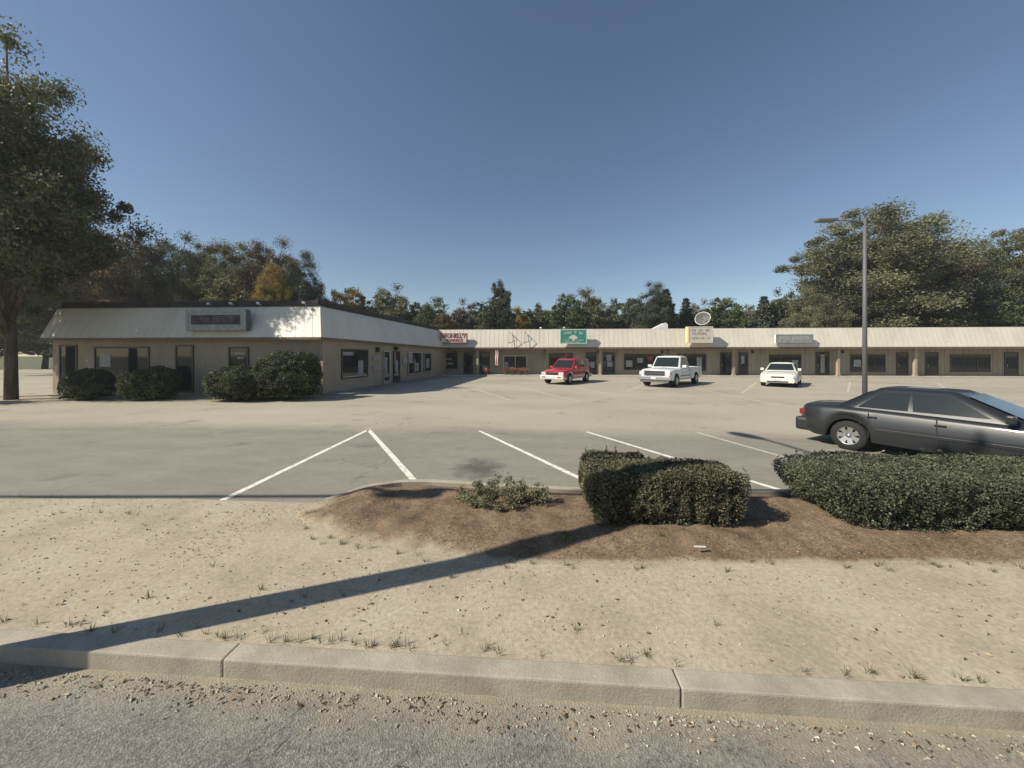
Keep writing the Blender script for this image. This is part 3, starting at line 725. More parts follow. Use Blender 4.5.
# empty triangular sign brackets
for i, (pa, pb) in enumerate(((507, 516), (522, 531))):
    r = empty('sign_bracket', (on_y(pa+1,35.6), 35.7, 3.0), label=['empty triangular sign bracket on the roof, nearer the maroon sign', 'empty triangular sign bracket on the roof, nearer the green sign'][i], cat='bracket', group='empty sign brackets on the cream roof')
    b = MB(); b.tube([(.1,-.42,.25),(.15,.12,1.42),(.92,-.22,.62),(.1,-.42,.25)], .035, 6)
    b.build('frame', M['grey'], r)

# flag / windsock by door
fx = on_y(497, 35.9); r = empty('hanging_flag', (fx, 35.75, 2.6), label='narrow red and white hanging flag under the eave', cat='flag')
b = MB(); b.tube([(-.02,0,.1),(0,-.12,-.02)], .012, 6); b.build('cord', M['grey'], r)
for nm, x0, x1, m in (('stripe', -.14, -.04, M['white']), ('stripe', -.035, .05, M['redp']), ('stripe', .055, .13, M['white'])):
    b = MB()
    for k in range(8):
        z0, z1 = -.02-.19*k, -.02-.19*(k+1)
        o0, o1 = .05*math.sin(k*.9), .05*math.sin((k+1)*.9)
        b.prism([(x0+o0*.3,-.12+o0,z0),(x1+o0*.3,-.12+o0,z0),(x1+o1*.3,-.12+o1,z1+.002),(x0+o1*.3,-.12+o1,z1+.002)], (0,.012,0))
    b.build(nm, m, r)
# planters with red flowers under a window
rngp = np.random.default_rng(11)
for i, px in enumerate((486, 506, 512.5, 519, 526)):
    X = on_y(px, 36.0); r = empty('flower_planter', (X, 36.1, .12), group='planters along the back walkway', cat='planter',
        label=['low planter of pink flowers by the second door','red flower planter below the left end of the awning window','planter of tallest pink flowers under the middle of the window','planter of sparse red flowers under the right of the window','red flower planter at the right end of the window'][i])
    b = MB(); b.lathe([(.16,0),(.24,.3),(.26,.32),(.22,.32),(.20,.27),(.001,.27)], 'Z', (0,0,0), 14); b.build('pot', M['trim'], r)
    C = rngp.normal(size=(240,3))*(.17,.13,.10)+(0,0,.42+(.08 if i == 2 else 0)); np_mesh('foliage', rand_quads(rngp, C, .045), 4, LEAF['green'], r)
    C = rngp.normal(size=(90,3))*(.17,.13,.09)+(0,-.05,.50+(.08 if i == 2 else 0)); np_mesh('flowers', rand_quads(rngp, C, .04, .9), 4, [mat('petal', (.55,.12,.13), .6), mat('petal2', (.5,.06,.05), .6)][i%2], r)

# rooftop things
def dish():
    Y = 37.6; r = empty('satellite_dish', (on_y(703,Y), Y, 4.3), label='large pale mesh satellite dish on the roof above the cream box sign', cat='satellite dish')
    R_ = .70
    b = MB(); b.tube([(0,0,0),(0,0,1.15)], .05, 8); b.build('mast', M['grey'], r)
    N = Vector((-.55,-.75,.36)).normalized(); c = Vector((0,0,1.42)); q = N.to_track_quat('Z','Y').to_matrix()
    b = MB(); rings = []
    for i in range(9):
        rr = R_*i/8 if i else .01; rings.append([b.bm.verts.new(c + q @ Vector((rr*math.cos(a), rr*math.sin(a), .28*(rr/R_)**2-.1))) for a in [2*PI*k/36 for k in range(36)]])
    for i in range(8):
        for k in range(36):
            f = b.bm.faces.new((rings[i][k], rings[i][(k+1)%36], rings[i+1][(k+1)%36], rings[i+1][k])); f.smooth = True
    o = b.build('reflector', mat('dish_mesh', (.13,.13,.12), .7), r); md = o.modifiers.new('s', 'SOLIDIFY'); md.thickness = .015
    b = MB(); b.tube([c + q @ Vector((R_*math.cos(a), R_*math.sin(a), .18)) for a in [2*PI*k/36 for k in range(37)]], .03, 6, cap=False); b.build('rim', M['white'], r)
    b = MB(); f = c + q @ Vector((0,0,.75))
    for k in range(3): b.tube([c + q @ Vector((R_*math.cos(2.1*k+.4), R_*math.sin(2.1*k+.4), .18)), f], .016, 6)
    b.lathe([(.001,-.08),(.08,-.08),(.08,.08),(.001,.08)], 'Z', f, 12); b.build('feed_arm', M['grey'], r)
dish()
Y = 39; x0 = on_y(647,Y); r = empty('roof_skylight', (x0, Y, 4.3), label='white wedge shaped vent hood on the roof above the pickup', cat='roof vent')
b = MB(); b.prism([(0,0,.25),(1.95,0,1.22),(2.15,0,1.05),(2.15,0,.25)], (0,1.4,0)); b.build('hood', M['white'], r)
b = MB(); b.box(.05,2.1,.05,1.35,0,.248); b.build('base', M['alum'], r)
Y = 40; x0 = on_y(596,Y); x1 = on_y(615,Y); r = empty('rooftop_unit', (x0, Y, 4.3), label='low pale air conditioner unit on the roof right of the green sign', cat='air conditioner')
b = MB(); b.box(0,x1-x0,0,1.2,.1,.62,bev=.03); b.build('housing', M['cream'], r)
b = MB(); 
for k in range(10): b.box(.1+k*.19,.2+k*.19,-.02,-.002,.2,.52)
b.build('grille', M['grey'], r); b = MB(); b.box(.1,x1-x0-.1,.1,1.1,0,.098); b.build('curb', M['grey'], r)
for px, lab in ((564.5,'small pale vent cap on the roof just above the green sign'), (541,'small vent cap on the roof left of the green sign')):
    r = MB(); r.lathe([(.06,0),(.06,.55),(.16,.58),(.16,.74),(.05,.8)], 'Z', (0,0,0), 12); o = r.build('vent_pipe', M['alum'], label=lab, cat='vent', group='vent pipes on the roof'); o.location = (on_y(px,38.5), 38.5, 4.29)
# thin pole behind building with wire
pp = empty('utility_pole', (on_y(583,52), 52, -.3), label='thin grey utility pole rising among trees behind the green sign', cat='pole')
b = MB(); b.tube([(0,0,0),(0,0,9.3)], [.12,.08], 8); b.build('shaft', M['alum'], pp)
b = MB(); b.box(-.8,.8,-.05,.05,8.6,8.72); b.build('crossarm', M['pole'], pp)
pts = []
x0 = on_y(583,51.9); x1 = on_y(740,51.9)
for i in range(21): s = i/20; pts.append((x0+(x1-x0)*s, 51.9, 5.75-.5*math.sin(s*PI)*.6))
# ------------------------------------------------------------------ street utility poles, cable, luminaire (behind/left of the camera; they cast the long shadows)
PB = cw(-4.35, 2.19)
def upole(loc, lamp, label):
    r = empty('utility_pole', (loc.x, loc.y, -.15), label=label, cat='pole', group='street utility poles carrying the cable')
    b = MB(); b.tube([(0,0,0),(0,0,4),(0,0,11.2)], [.15,.14,.11], 14); b.build('shaft', M['pole'], r)
    b = MB(); b.box(-1.1,1.1,-.06,.06,10.6,10.72); b.build('crossarm', M['pole'], r)
    b = MB()
    for x in (-1,-.5,.5,1): b.lathe([(.03,0),(.05,.05),(.03,.1),(.045,.15),(.01,.2)], 'Z', (x,0,10.721), 10)
    b.build('insulators', M['grey'], r)
    if lamp:
        a = cw(6.05,9.5)-Vector((SHX,SHY,0))*(10.0/math.tan(SUN_EL)) - loc; a.z = 0
        L = a.length; d = a/L
        P0 = Vector((0,0,9.25)); path = [P0, P0+d*L*.35+Vector((0,0,.55)), P0+d*L*.7+Vector((0,0,.85)), P0+d*L*.82+Vector((0,0,.9))]
        b = MB(); b.tube(path, .045, 8); b.build('lamp_arm', M['alum'], r)
        e = d.to_track_quat('X','Z').to_matrix().to_4x4()
        b = MB(); c0 = P0+d*L*.82+Vector((0,0,.9))
        ring = []
        for q, wd, hh in ((0,.06,.06),(.15,.13,.1),(.45,.19,.14),(.75,.17,.12),(.95,.06,.05)):
            ctr = c0+d*q; side = Vector((-d.y,d.x,0)); ring.append([b.bm.verts.new(ctr+side*wd*math.cos(k*PI/6)+Vector((0,0,1))*hh*math.sin(k*PI/6)) for k in range(12)])
        for i in range(4):
            for k in range(12): b.bm.faces.new((ring[i][k], ring[i][(k+1)%12], ring[i+1][(k+1)%12], ring[i+1][k])).smooth = True
        b.bm.faces.new(ring[0]); b.bm.faces.new(ring[-1]); b.build('lamp_head', M['alum'], r)
    return r
upole(PB, True, 'tall wooden utility pole with street lamp arm beside the pavement')
for k, lab in ((-36,'wooden utility pole far left along the road'), (36,'wooden utility pole far right along the road')): upole(PB+cw(k,0), False, lab)
b = MB(); pts = []
for k in range(-36, 37): s = (k % 36)/36; pts.append(PB+cw(k, .0)+Vector((0,0,8.2-.30*math.sin(s*PI)))+cw(0,-.22))
b.tube(pts, .058, 8); tag(b.build('telephone_cable', M['cable']), 'thick black overhead telephone cable along the road', 'cable')
sp = cw(-1.44,5.22)-Vector((SHX,SHY,0))*(7.77/math.tan(SUN_EL)); ax = cw(1,0)
b = MB(); sp.z = 7.85; r = [(-.36,.07),(-.31,.17),(.31,.17),(.36,.07)]
b.tube([sp+ax*q for q, _ in r], [v for _, v in r], 12)
b.tube([sp+ax*-.3+Vector((0,0,.10)), sp+ax*-.3+Vector((0,0,.2))], .012, 5); b.tube([sp+ax*.3+Vector((0,0,.10)), sp+ax*.3+Vector((0,0,.2))], .012, 5)
tag(b.build('cable_splice_case', M['cable']), 'black cylindrical splice case hanging on the telephone cable', 'splice case')
# lot light just right of the photograph, only its arm end reaches in
LP = cw(.98*14.5, 14.5); r = empty('street_lamp', (LP.x, LP.y, 0), label='slim grey parking lot lamp with arm reaching left over the dark sedan', cat='street lamp')
b = MB(); b.tube([(0,0,0),(0,0,7.6)], [.09,.055], 10); b.lathe([(.16,0),(.16,.08),(.1,.12),(.1,.3)], 'Z', (0,0,0), 12); b.build('post', M['grey'], r)
b = MB(); b.tube([(0,0,7.35),(-.5,0,7.52),(-1.1,0,7.56)], .035, 8); b.build('lamp_arm', M['grey'], r)
b = MB(); b.box(-1.85,-1.1,-.14,.14,7.5,7.61,bev=.03); b.build('lamp_head', M['grey'], r)

# ================================================================== VEHICLES
def wheel(parent, x, y, R, wdt, rimm='rim'):
    s = 1 if y > 0 else -1
    b = MB(); h = wdt/2
    b.lathe([(R*.62,-h),(R*.93,-h),(R,-h*.7),(R,h*.7),(R*.93,h),(R*.62,h)], 'Y', (0,0,0), 28, cap=False)
    o = b.build('wheel', M['rubber'], parent); o.location = (x, y, R)
    b = MB(); b.lathe([(.001,h*.2),(R*.5,h*.1),(R*.56,h*.5),(R*.58,h*.85),(R*.64,h*.9),(R*.64,-h*.9),(.001,-h*.9)], 'Y', (0,0,0), 28)
    for f in b.bm.faces:
        c = f.calc_center_median(); f.material_index = 1 if math.hypot(c.x,c.z) < R*.53 else 0
    b.lathe([(.001,h*.78),(R*.12,h*.76),(R*.14,h*.3)], 'Y', (0,0,0), 16)
    for k in range(5):
        a = 2*PI*(k+.5)/5; b.lathe([(.001,h*.62),(R*.02,h*.6),(R*.02,h*.2)], 'Y', (0,0,0), 6) if 0 else None
    for k in range(7):
        a = 2*PI*k/7; d = Vector((math.cos(a),0,math.sin(a))); p = Vector((-d.z,0,d.x))
        b.prism([d*R*.15-p*.035+Vector((0,h*.45,0)), d*R*.6-p*.055+Vector((0,h*.72,0)), d*R*.6+p*.055+Vector((0,h*.72,0)), d*R*.15+p*.035+Vector((0,h*.45,0))], (0,h*.12,0))
    rim = b.build('rim', [M[rimm], M['black']], o)
    if s < 0: rim.rotation_euler = (0,0,PI)
def bodyshell(root, L, W, top, zlow, wheels, Rw, paint, lower=None, name='body', x0=None, x1=None, nose=.10, plan=.86):
    """top: [(x,z)] upper outline from rear (-) to front (+); loft with arches cut in the lower edge"""
    hw = W/2; xa = -L/2 if x0 is None else x0; xb = L/2 if x1 is None else x1
    N = 96; xs = [xa+(xb-xa)*i/N for i in range(N+1)]
    def zt(x): return interp(top, x)
    b = MB(); rings = []
    for x in xs:
        e = min(x-(-L/2), L/2-x); k = max(0, 1-e/.55); wd = hw*(1-(1-plan)*k*k)
        zb = zlow + .10*max(0, 1-e/.35)
        arch = 0
        for wx in wheels:
            d = abs(x-wx); R = Rw*1.17
            if d < R: arch = max(arch, Rw + math.sqrt(R*R-d*d)*.98)
        bot = max(zb, arch); T = zt(x)
        rnd = .05*max(0, 1-e/.12)
        sh = T-.10; mid = bot+(sh-bot)*.5
        if sh < bot+.06: sh = bot+.06
        pts = [(0,bot),(wd*.80,bot),(wd*.97-rnd,bot+.004),(wd-rnd,min(bot+.10,mid)),(wd+.012-rnd,mid),(wd-.012-rnd,sh),(wd*.93-rnd,max(T-.025,sh+.02)),(wd*.72,max(T,sh+.03)),(0,max(T,sh+.03)+.022)]
        rings.append([b.bm.verts.new((x, y, z)) for y, z in pts] + [b.bm.verts.new((x,-y,z)) for y, z in pts[-2:0:-1]])
    n = len(rings[0])
    for i in range(N):
        for k in range(n):
            f = b.bm.faces.new((rings[i][k], rings[i][(k+1)%n], rings[i+1][(k+1)%n], rings[i+1][k]))
            f.smooth = k in (3,4,5,6,7,8,9,10,11,12); f.material_index = 1 if k in (0, 1, n-1, n-2) else 0
            if lower is not None and k in (2, n-3): f.material_index = 2
    b.bm.faces.new(rings[0]); b.bm.faces.new(rings[-1])
    return b.build(name, [paint, M['black'], lower or paint], root)
def cabin(root, bx0, rx0, rx1, bx1, zb, zr, wb, wr, paint, glassm, pillars, roofz=.05):
    """bx0/bx1 rear/front base x, rx0/rx1 rear/front roof x, half widths wb, wr"""
    base = [(bx0,-wb),(bx1,-wb*.93),(bx1,wb*.93),(bx0,wb)]; 
    b = MB(); 
    zb_ = zb-.06
    # lower loft (pillars) ring -> roof edge -> roof crown
    def ring(x0, x1, w0, w1, z, n=8):
        R = []
        for i in range(n+1): s = i/n; R.append((x0+(x1-x0)*s, -(w0+(w1-w0)*s), z))
        for i in range(n+1): s = 1-2*i/n; R.append((x1+.03*(1-s*s), -w1*s, z)) if 0 < i < n else None
        for i in range(n+1): s = i/n; R.append((x1+(x0-x1)*s, (w1+(w0-w1)*s), z))
        for i in range(1, n): s = 1-2*i/n; R.append((x0-.02*(1-s*s), w0*s, z))
        return R
    rs = [ring(bx0, bx1, wb, wb*.95, zb_), ring(rx0, rx1, wr, wr*.97, zr-.05), ring(rx0+.05, rx1-.07, wr-.07, wr*.97-.07, zr-.008), ring(rx0+.35, rx1-.4, wr-.35, wr-.36, zr+roofz*.4)]
    vr = [[b.bm.verts.new(p) for p in r] for r in rs]
    n = len(vr[0])
    for j in range(3):
        for k in range(n): f = b.bm.faces.new((vr[j][k], vr[j][(k+1)%n], vr[j+1][(k+1)%n], vr[j+1][k])); f.smooth = True
    b.bm.faces.new(vr[-1]); b.build('roof', paint, root)
    # glass: corner points on base ring and roof ring, offset outward 6 mm
    def quad(nm, P4, inset=(.05,.05,.05,.05), mullion=None, m=glassm):
        P4 = [Vector(p) for p in P4]; nrm = (P4[1]-P4[0]).cross(P4[3]-P4[0]).normalized()
        def uv(u, v): return (P4[0]*(1-u)+P4[1]*u)*(1-v)+(P4[3]*(1-u)+P4[2]*u)*v
        u0, u1, v0, v1 = inset[0], 1-inset[1], inset[2], 1-inset[3]
        q = [uv(u0,v0), uv(u1,v0), uv(u1,v1), uv(u0,v1)]
        b = MB(); b.prism([p+nrm*.004 for p in q], nrm*.006); return b.build(nm, m, root)
    zt = zr-.05
    quad('windshield', [(bx1+.006,wb*.95,zb_),(bx1+.006,-wb*.95,zb_),(rx1+.004,-wr*.97,zt),(rx1+.004,wr*.97,zt)][::-1] if False else [(bx1+.045,-wb*.95,zb_),(bx1+.045,wb*.95,zb_),(rx1+.045,wr*.97,zt),(rx1+.045,-wr*.97,zt)], (.05,.05,.15,.05))
    quad('rear_window', [(bx0-.035,wb,zb_),(bx0-.035,-wb,zb_),(rx0-.035,-wr,zt),(rx0-.035,wr,zt)], (.08,.08,.2,.1))
    # side windows between pillars (fractions along the length)
    for sgn in (1, -1):
        def sp(f, v):
            xb = bx0+(bx1-bx0)*f; xr = rx0+(rx1-rx0)*f; yb = wb+(wb*.95-wb)*f; yr = wr+(wr*.97-wr)*f
            return Vector((xb+(xr-xb)*v, sgn*(yb+(yr-yb)*v), zb_+(zt-zb_)*v))
        for f0, f1 in pillars:
            q = [sp(f0,.18), sp(f1,.18), sp(f1,.92), sp(f0,.92)]
            nrm = Vector((0, sgn, .2)).normalized(); b = MB(); b.prism([p+nrm*.006 for p in q], nrm*.006); b.build('side_window', glassm, root)
def boxpart(root, nm, m, x0, x1, y0, y1, z0, z1, bev=.012, mirror=False, label=None):
    out = []
    for s in ((1,-1) if mirror else (1,)):
        b = MB(); ya, yb = (y0, y1) if s > 0 else (-y1, -y0); b.box(x0,x1,ya,yb,z0,z1,bev=bev); o = b.build(nm, M[m] if isinstance(m, str) else m, root)
        if label: o['label'] = label
        out.append(o)
    return out
def mirrors(root, x, y, z, m, w_=.2):
    for s in (1,-1):
        b = MB(); b.box(x-.06,x+.05,min(s*y,s*(y+w_)),max(s*y,s*(y+w_)),z,z+.15,bev=.03); b.build('mirror', m, root)
def place(root, px, py, cam_heading):              # root on the ground at a pixel, heading given in camera-aligned metres
    p = gp(px, py); h = cw(*cam_heading); root.location = (p.x, p.y, 0); root.rotation_euler = (0,0,math.atan2(h.y, h.x))
cglass = m_glass('car_glass', (.018,.024,.026), .05)
# ---- red SUV
def seams(root, xs_, z0, z1, y):
    for x in xs_:
        for s in (1,-1): b = MB(); b.box(x-.006, x+.006, min(s*y,s*(y+.004)), max(s*y,s*(y+.004)), z0, z1); b.build('door_seam', M['black'], root)
suv = empty('suv', label='red four-door SUV with pale grey bumper parked below the green sign', cat='suv')
bodyshell(suv, 4.5, 1.80, [(-2.25,.98),(-2.2,1.06),(.55,1.05),(.95,1.04),(1.7,.98),(2.1,.90),(2.25,.80)], .34, (-1.35,1.38), .37, M['redcar'], M['silver'])
cabin(suv, -2.18, -2.02, .25, .92, 1.06, 1.70, .84, .70, M['redcar'], cglass, [(.04,.26),(.30,.58),(.62,.90)])
for x in (-1.35, 1.38):
    for y in (.80,-.80): wheel(suv, x, y, .37, .23)
boxpart(suv, 'front_bumper', 'silver', 2.10, 2.36, -.88, .88, .36, .64, .05)
boxpart(suv, 'rear_bumper', 'silver', -2.36, -2.12, -.86, .86, .38, .62, .05)
boxpart(suv, 'grille', 'black', 2.22, 2.275, -.42, .42, .66, .80, .01); boxpart(suv, 'grille_surround', 'chrome', 2.225, 2.285, -.48, .48, .80, .835, .008)
boxpart(suv, 'headlight', 'lens', 2.12, 2.27, .48, .83, .66, .84, .03, True); boxpart(suv, 'taillight', 'redlens', -2.27, -2.2, .66, .86, .75, 1.1, .02, True)
boxpart(suv, 'turn_signal', 'orange', 2.365, 2.375, .45, .72, .47, .54, .004, True)
boxpart(suv, 'license_plate', 'plate', 2.362, 2.372, -.15, .15, .44, .56, .003)
boxpart(suv, 'roof_rack', 'grey', -1.8, .1, .58, .62, 1.74, 1.77, .008, True); mirrors(suv, .62, .87, 1.05, M['redcar'])
boxpart(suv, 'side_trim', 'silver', -.92, .92, .908, .93, .50, .60, .008, True); boxpart(suv, 'door_handle', 'black', .0, .14, .90, .925, .88, .92, .006, True)
boxpart(suv, 'spare_wheel_cover', 'black', -2.42, -2.27, -.3, .3, .65, 1.2, .07)
seams(suv, (-.95,.02,.95), .45, 1.0, .913)
suv.scale = (1.06,)*3; place(suv, 567.5, 382.6, (-.58,-.81))
# ---- white pickup
pk_ = empty('pickup_truck', label='white full-size pickup truck with chrome bumper and dark grille', cat='pickup truck')
bodyshell(pk_, 5.4, 1.94, [(-2.7,1.1),(-.2,1.14),(.95,1.14),(1.2,1.13),(2.2,1.08),(2.6,1.02),(2.7,.92)], .40, (1.78,), .38, M['whitecar'], M['silver'], x0=-.52)
cabin(pk_, -.50, -.34, .62, 1.12, 1.14, 1.84, .90, .76, M['whitecar'], cglass, [(.06,.24),(.30,.90)])
# bed: own shell with open cavity
b = MB(); N = 60; hw = .96
def bedz(x):
    d = abs(x+1.62); R = .38*1.17; return max(.42, .38+math.sqrt(R*R-d*d) if d < R else .42)
xs_ = [-2.7+(2.7-.56)*i/N for i in range(N+1)]
rings = [[b.bm.verts.new(p) for p in ((x,hw-.02,bedz(x)),(x,hw+.01,bedz(x)+.12 if bedz(x)<1 else bedz(x)),(x,hw-.01,1.08),(x,hw-.04,1.14),(x,hw-.12,1.14),(x,hw-.12,.72),(x,-hw+.12,.72),(x,-hw+.12,1.14),(x,-hw+.04,1.14),(x,-hw+.01,1.08),(x,-hw-.01,bedz(x)+.12),(x,-hw+.02,bedz(x)))] for x in xs_]
for i in range(N):
    for k in range(12):
        f = b.bm.faces.new((rings[i][k], rings[i][(k+1)%12], rings[i+1][(k+1)%12], rings[i+1][k])); f.material_index = 1 if k in (5,11) else 0
b.bm.faces.new(rings[0]); b.bm.faces.new(rings[-1]); b.build('cargo_bed', [M['whitecar'], M['black']], pk_)
boxpart(pk_, 'tailgate', M['whitecar'], -2.75, -2.68, -.84, .84, .62, 1.13, .015)
for x in (-1.62, 1.78):
    for y in (.85,-.85): wheel(pk_, x, y, .38, .25)
boxpart(pk_, 'front_bumper', 'chrome', 2.60, 2.84, -.97, .97, .44, .66, .05); boxpart(pk_, 'rear_bumper', 'chrome', -2.9, -2.76, -.95, .95, .46, .64, .03)
boxpart(pk_, 'air_dam', 'grey', 2.6, 2.78, -.85, .85, .30, .43, .03)
boxpart(pk_, 'grille', 'black', 2.68, 2.725, -.58, .58, .70, .96, .01)
b = MB(); b.box(2.722,2.738,-.60,.60,.955,.985); b.box(2.722,2.738,-.60,.60,.68,.705); b.box(2.722,2.738,-.60,.60,.82,.84); b.box(2.722,2.738,-.62,-.60,.68,.985); b.box(2.722,2.738,.60,.62,.68,.985); b.build('grille_frame', M['chrome'], pk_)
boxpart(pk_, 'headlight', 'lens', 2.58, 2.72, .63, .92, .72, .95, .03, True); boxpart(pk_, 'turn_signal', 'orange', 2.56, 2.70, .915, .945, .72, .92, .01, True)
boxpart(pk_, 'taillight', 'redlens', -2.72, -2.66, .86, .95, .72, 1.08, .01, True); mirrors(pk_, .86, .95, 1.14, M['whitecar'], .24)
boxpart(pk_, 'license_plate', 'plate', 2.842, 2.85, -.15, .15, .50, .62, .003); boxpart(pk_, 'door_handle', 'black', -.25, -.1, .965, .99, .98, 1.02, .006, True)
boxpart(pk_, 'side_trim', 'grey', -.5, 1.3, .985, 1.0, .62, .68, .005, True); seams(pk_, (-.35,.98), .5, 1.08, .984)
pk_.scale = (1.1,)*3; place(pk_, 672, 384.6, (-.70,-.71))
# ---- sedans
def sedan(label, paint, hub='rim', Lc=4.75):
    r = empty('sedan', label=label, cat='car')
    bodyshell(r, Lc, 1.80, [(-2.37,.80),(-2.3,.93),(-1.6,.97),(-.2,.94),(.9,.91),(1.7,.84),(2.15,.74),(2.37,.58)], .24, (-1.42,1.42), .32, paint, None, plan=.80)
    cabin(r, -1.72, -1.05, .10, .98, .95, 1.40, .82, .60, paint, cglass, [(.13,.44),(.47,.86)], .04)
    for x in (-1.42, 1.42):
        for y in (.79,-.79): wheel(r, x, y, .32, .21, hub)
    boxpart(r, 'front_bumper', paint, 2.15, 2.44, -.80, .80, .26, .52, .07); boxpart(r, 'rear_bumper', paint, -2.46, -2.15, -.82, .82, .28, .60, .07)
    boxpart(r, 'grille', 'black', 2.30, 2.40, -.32, .32, .55, .63, .02); boxpart(r, 'headlight', 'lens', 2.12, 2.35, .40, .76, .54, .67, .04, True)
    boxpart(r, 'air_intake', 'black', 2.435, 2.447, -.5, .5, .30, .37, .004)
    boxpart(r, 'taillight', 'redlens', -2.385, -2.22, .40, .775, .66, .80, .03, True); boxpart(r, 'license_plate', 'plate', -2.47, -2.455, -.15, .15, .44, .56, .003)
    boxpart(r, 'license_plate', 'plate', 2.448, 2.456, -.15, .15, .40, .50, .003)
    mirrors(r, .72, .84, .93, paint, .17); boxpart(r, 'door_handle', paint, -.15, .0, .90, .925, .76, .79, .006, True); boxpart(r, 'door_handle', paint, -1.1, -.95, .90, .925, .78, .81, .006, True)
    boxpart(r, 'side_trim', paint, -.98, .98, .905, .922, .50, .56, .006, True); seams(r, (-1.08,-.12,.88), .34, .88, .908)
    return r
c1 = sedan('pale cream sedan facing the camera below the long grey sign', M['creamcar'])
c1.scale = (1.12,)*3; place(c1, 781.5, 384.8, (-.66,-.75))
c2 = sedan('dark blue-black sedan seen from behind at right edge of the stalls', M['darkcar'])
hd = Vector((.47,-.88)); rr = Vector((6.98, 8.85)) # rear right corner in camera metres
ctr = rr + hd.normalized()*2.42 + Vector((.88,.47))*.85
p = cw(ctr.x, ctr.y); h = cw(hd.x, hd.y); c2.location = (p.x, p.y, 0); c2.rotation_euler = (0,0,math.atan2(h.y, h.x))

# ================================================================== HEDGES AND SHRUBS
def hedge(name, label, X0, X1, t0, t1, z0, z1, mt, n, leaf=.017, seed=1, cat='hedge', base=.25, rotz=0, bumps=.05, rounded=.12, holes=.45, core=True):
    """clipped shrub: leaves through the outer shell of a rounded box that is undercut below, plus twigs"""
    rg = np.random.default_rng(seed); cx, ct = (X0+X1)/2, (t0+t1)/2; hx, ht, hz = (X1-X0)/2, (t1-t0)/2, (z1-z0)
    o = cw(cx, ct, z0); r = empty(name, tuple(o), YAW+rotz, label=label, cat=cat)
    # sample surface of superellipsoid
    m = int(n*1.0); d = rg.normal(size=(m*3,3)); d /= np.linalg.norm(d,axis=1)[:,None]; d = d[d[:,2] > -.72][:m]
    pw = 9.0; k = (np.abs(d)**pw).sum(1)**(-1/pw); sp = d*k[:,None]            # box-like unit surface
    dep = np.abs(rg.normal(size=len(sp)))*.10
    P_ = sp*(1-dep)[:,None]
    z = (P_[:,2]*.5+.5)                                                    # 0..1
    fl = 1-base*np.clip(.75-z,0,1)**1.3/.75                                # undercut
    Q = np.stack([P_[:,0]*hx*fl, P_[:,1]*ht*fl, z*hz], 1)
    nb = np.array([mnoise.noise(Vector((float(a)*2.6, float(b_)*2.6, float(c)*2.6+seed*3))) for a, b_, c in Q])
    nb2 = np.array([mnoise.noise(Vector((float(a)*9, float(b_)*9, float(c)*9+seed*5))) for a, b_, c in Q])
    Q = Q + sp*(bumps*nb+bumps*.5*nb2)[:,None]
    nb3 = np.array([mnoise.noise(Vector((float(a)*16, float(b_)*16, float(c)*16+seed*7))) for a, b_, c in Q])
    keep = (nb2*.8+nb3+rg.normal(size=len(Q))*.22 > -.05-.5*np.clip((z-.25)/.55,0,1)) | (z > .86)
    Q = Q[keep]; sp = sp[keep]
    np_mesh('foliage', rand_quads(rg, Q, leaf, .55, up=.75), 4, mt, r)
    if core:                                                               # inner leaves keep it from being see-through
        c = rg.uniform(-1,1,size=(n//3,3)); cz = c[:,2]*.5+.5; fl = 1-base*np.clip(.75-cz,0,1)**1.3/.75
        c = np.stack([c[:,0]*hx*.84*fl, c[:,1]*ht*.80*fl, .06+cz*(hz-.12)],1)
        np_mesh('inner_foliage', rand_quads(rg, c, leaf*2.2, .6), 4, mt, r)
    b = MB(); R2 = random.Random(seed)
    for i in range(int(14+hx*12)):
        x, y = R2.uniform(-hx*.7,hx*.7), R2.uniform(-ht*.6,ht*.6); a = R2.uniform(0,6.28)
        p = [Vector((x,y,0))]; 
        for q in range(4): p.append(p[-1]+Vector((math.cos(a)*.06*hx+R2.uniform(-.02,.02), math.sin(a)*.05+R2.uniform(-.02,.02), hz*.22)))
        b.tube(p, [.012,.010,.008,.006,.003], 5)
    b.build('stems', M['bark'], r)
    # stray shoots standing proud of the clipped top and sides
    ns = int(13*hx*2); T = []
    b = MB()
    for i in range(ns):
        x, y = R2.uniform(-hx,hx), R2.uniform(-ht,ht)*.95; L = R2.uniform(.03,.10); p = Vector((x,y,hz*.96)); q = p+Vector((R2.uniform(-.07,.07),R2.uniform(-.07,.07),L*.8+.01))
        b.tube([p,q], [.0022,.0012], 4); T += [p+(q-p)*u for u in (.4,.6,.75,.9,1)]
    b.build('shoots', M['bark'], r); T = np.array([tuple(q) for q in T]); T = np.repeat(T, 3, 0)+rg.normal(size=(len(T)*3,3))*.008
    np_mesh('shoot_leaves', rand_quads(rg, T, leaf*.9, .5), 4, mt, r)
    return r
hedge('hedge', 'large flat-topped clipped hedge in the middle of the mulch bed', .86, 2.80, 4.12, 4.86, .03, .735, LEAF['hedge'], 80000, .013, 1, base=.16)
hedge('hedge', 'small dark hedge clump behind the left end of the large clipped hedge', 1.00, 1.86, 4.97, 5.32, .03, .71, LEAF['hedge'], 20000, .014, 2, base=.2, bumps=.05)
hedge('hedge', 'long clipped hedge at the right edge of the mulch bed', 3.68, 7.6, 3.95, 5.22, .03, .70, LEAF['hedge2'], 125000, .014, 3, base=.18, bumps=.06, rotz=math.radians(-2))
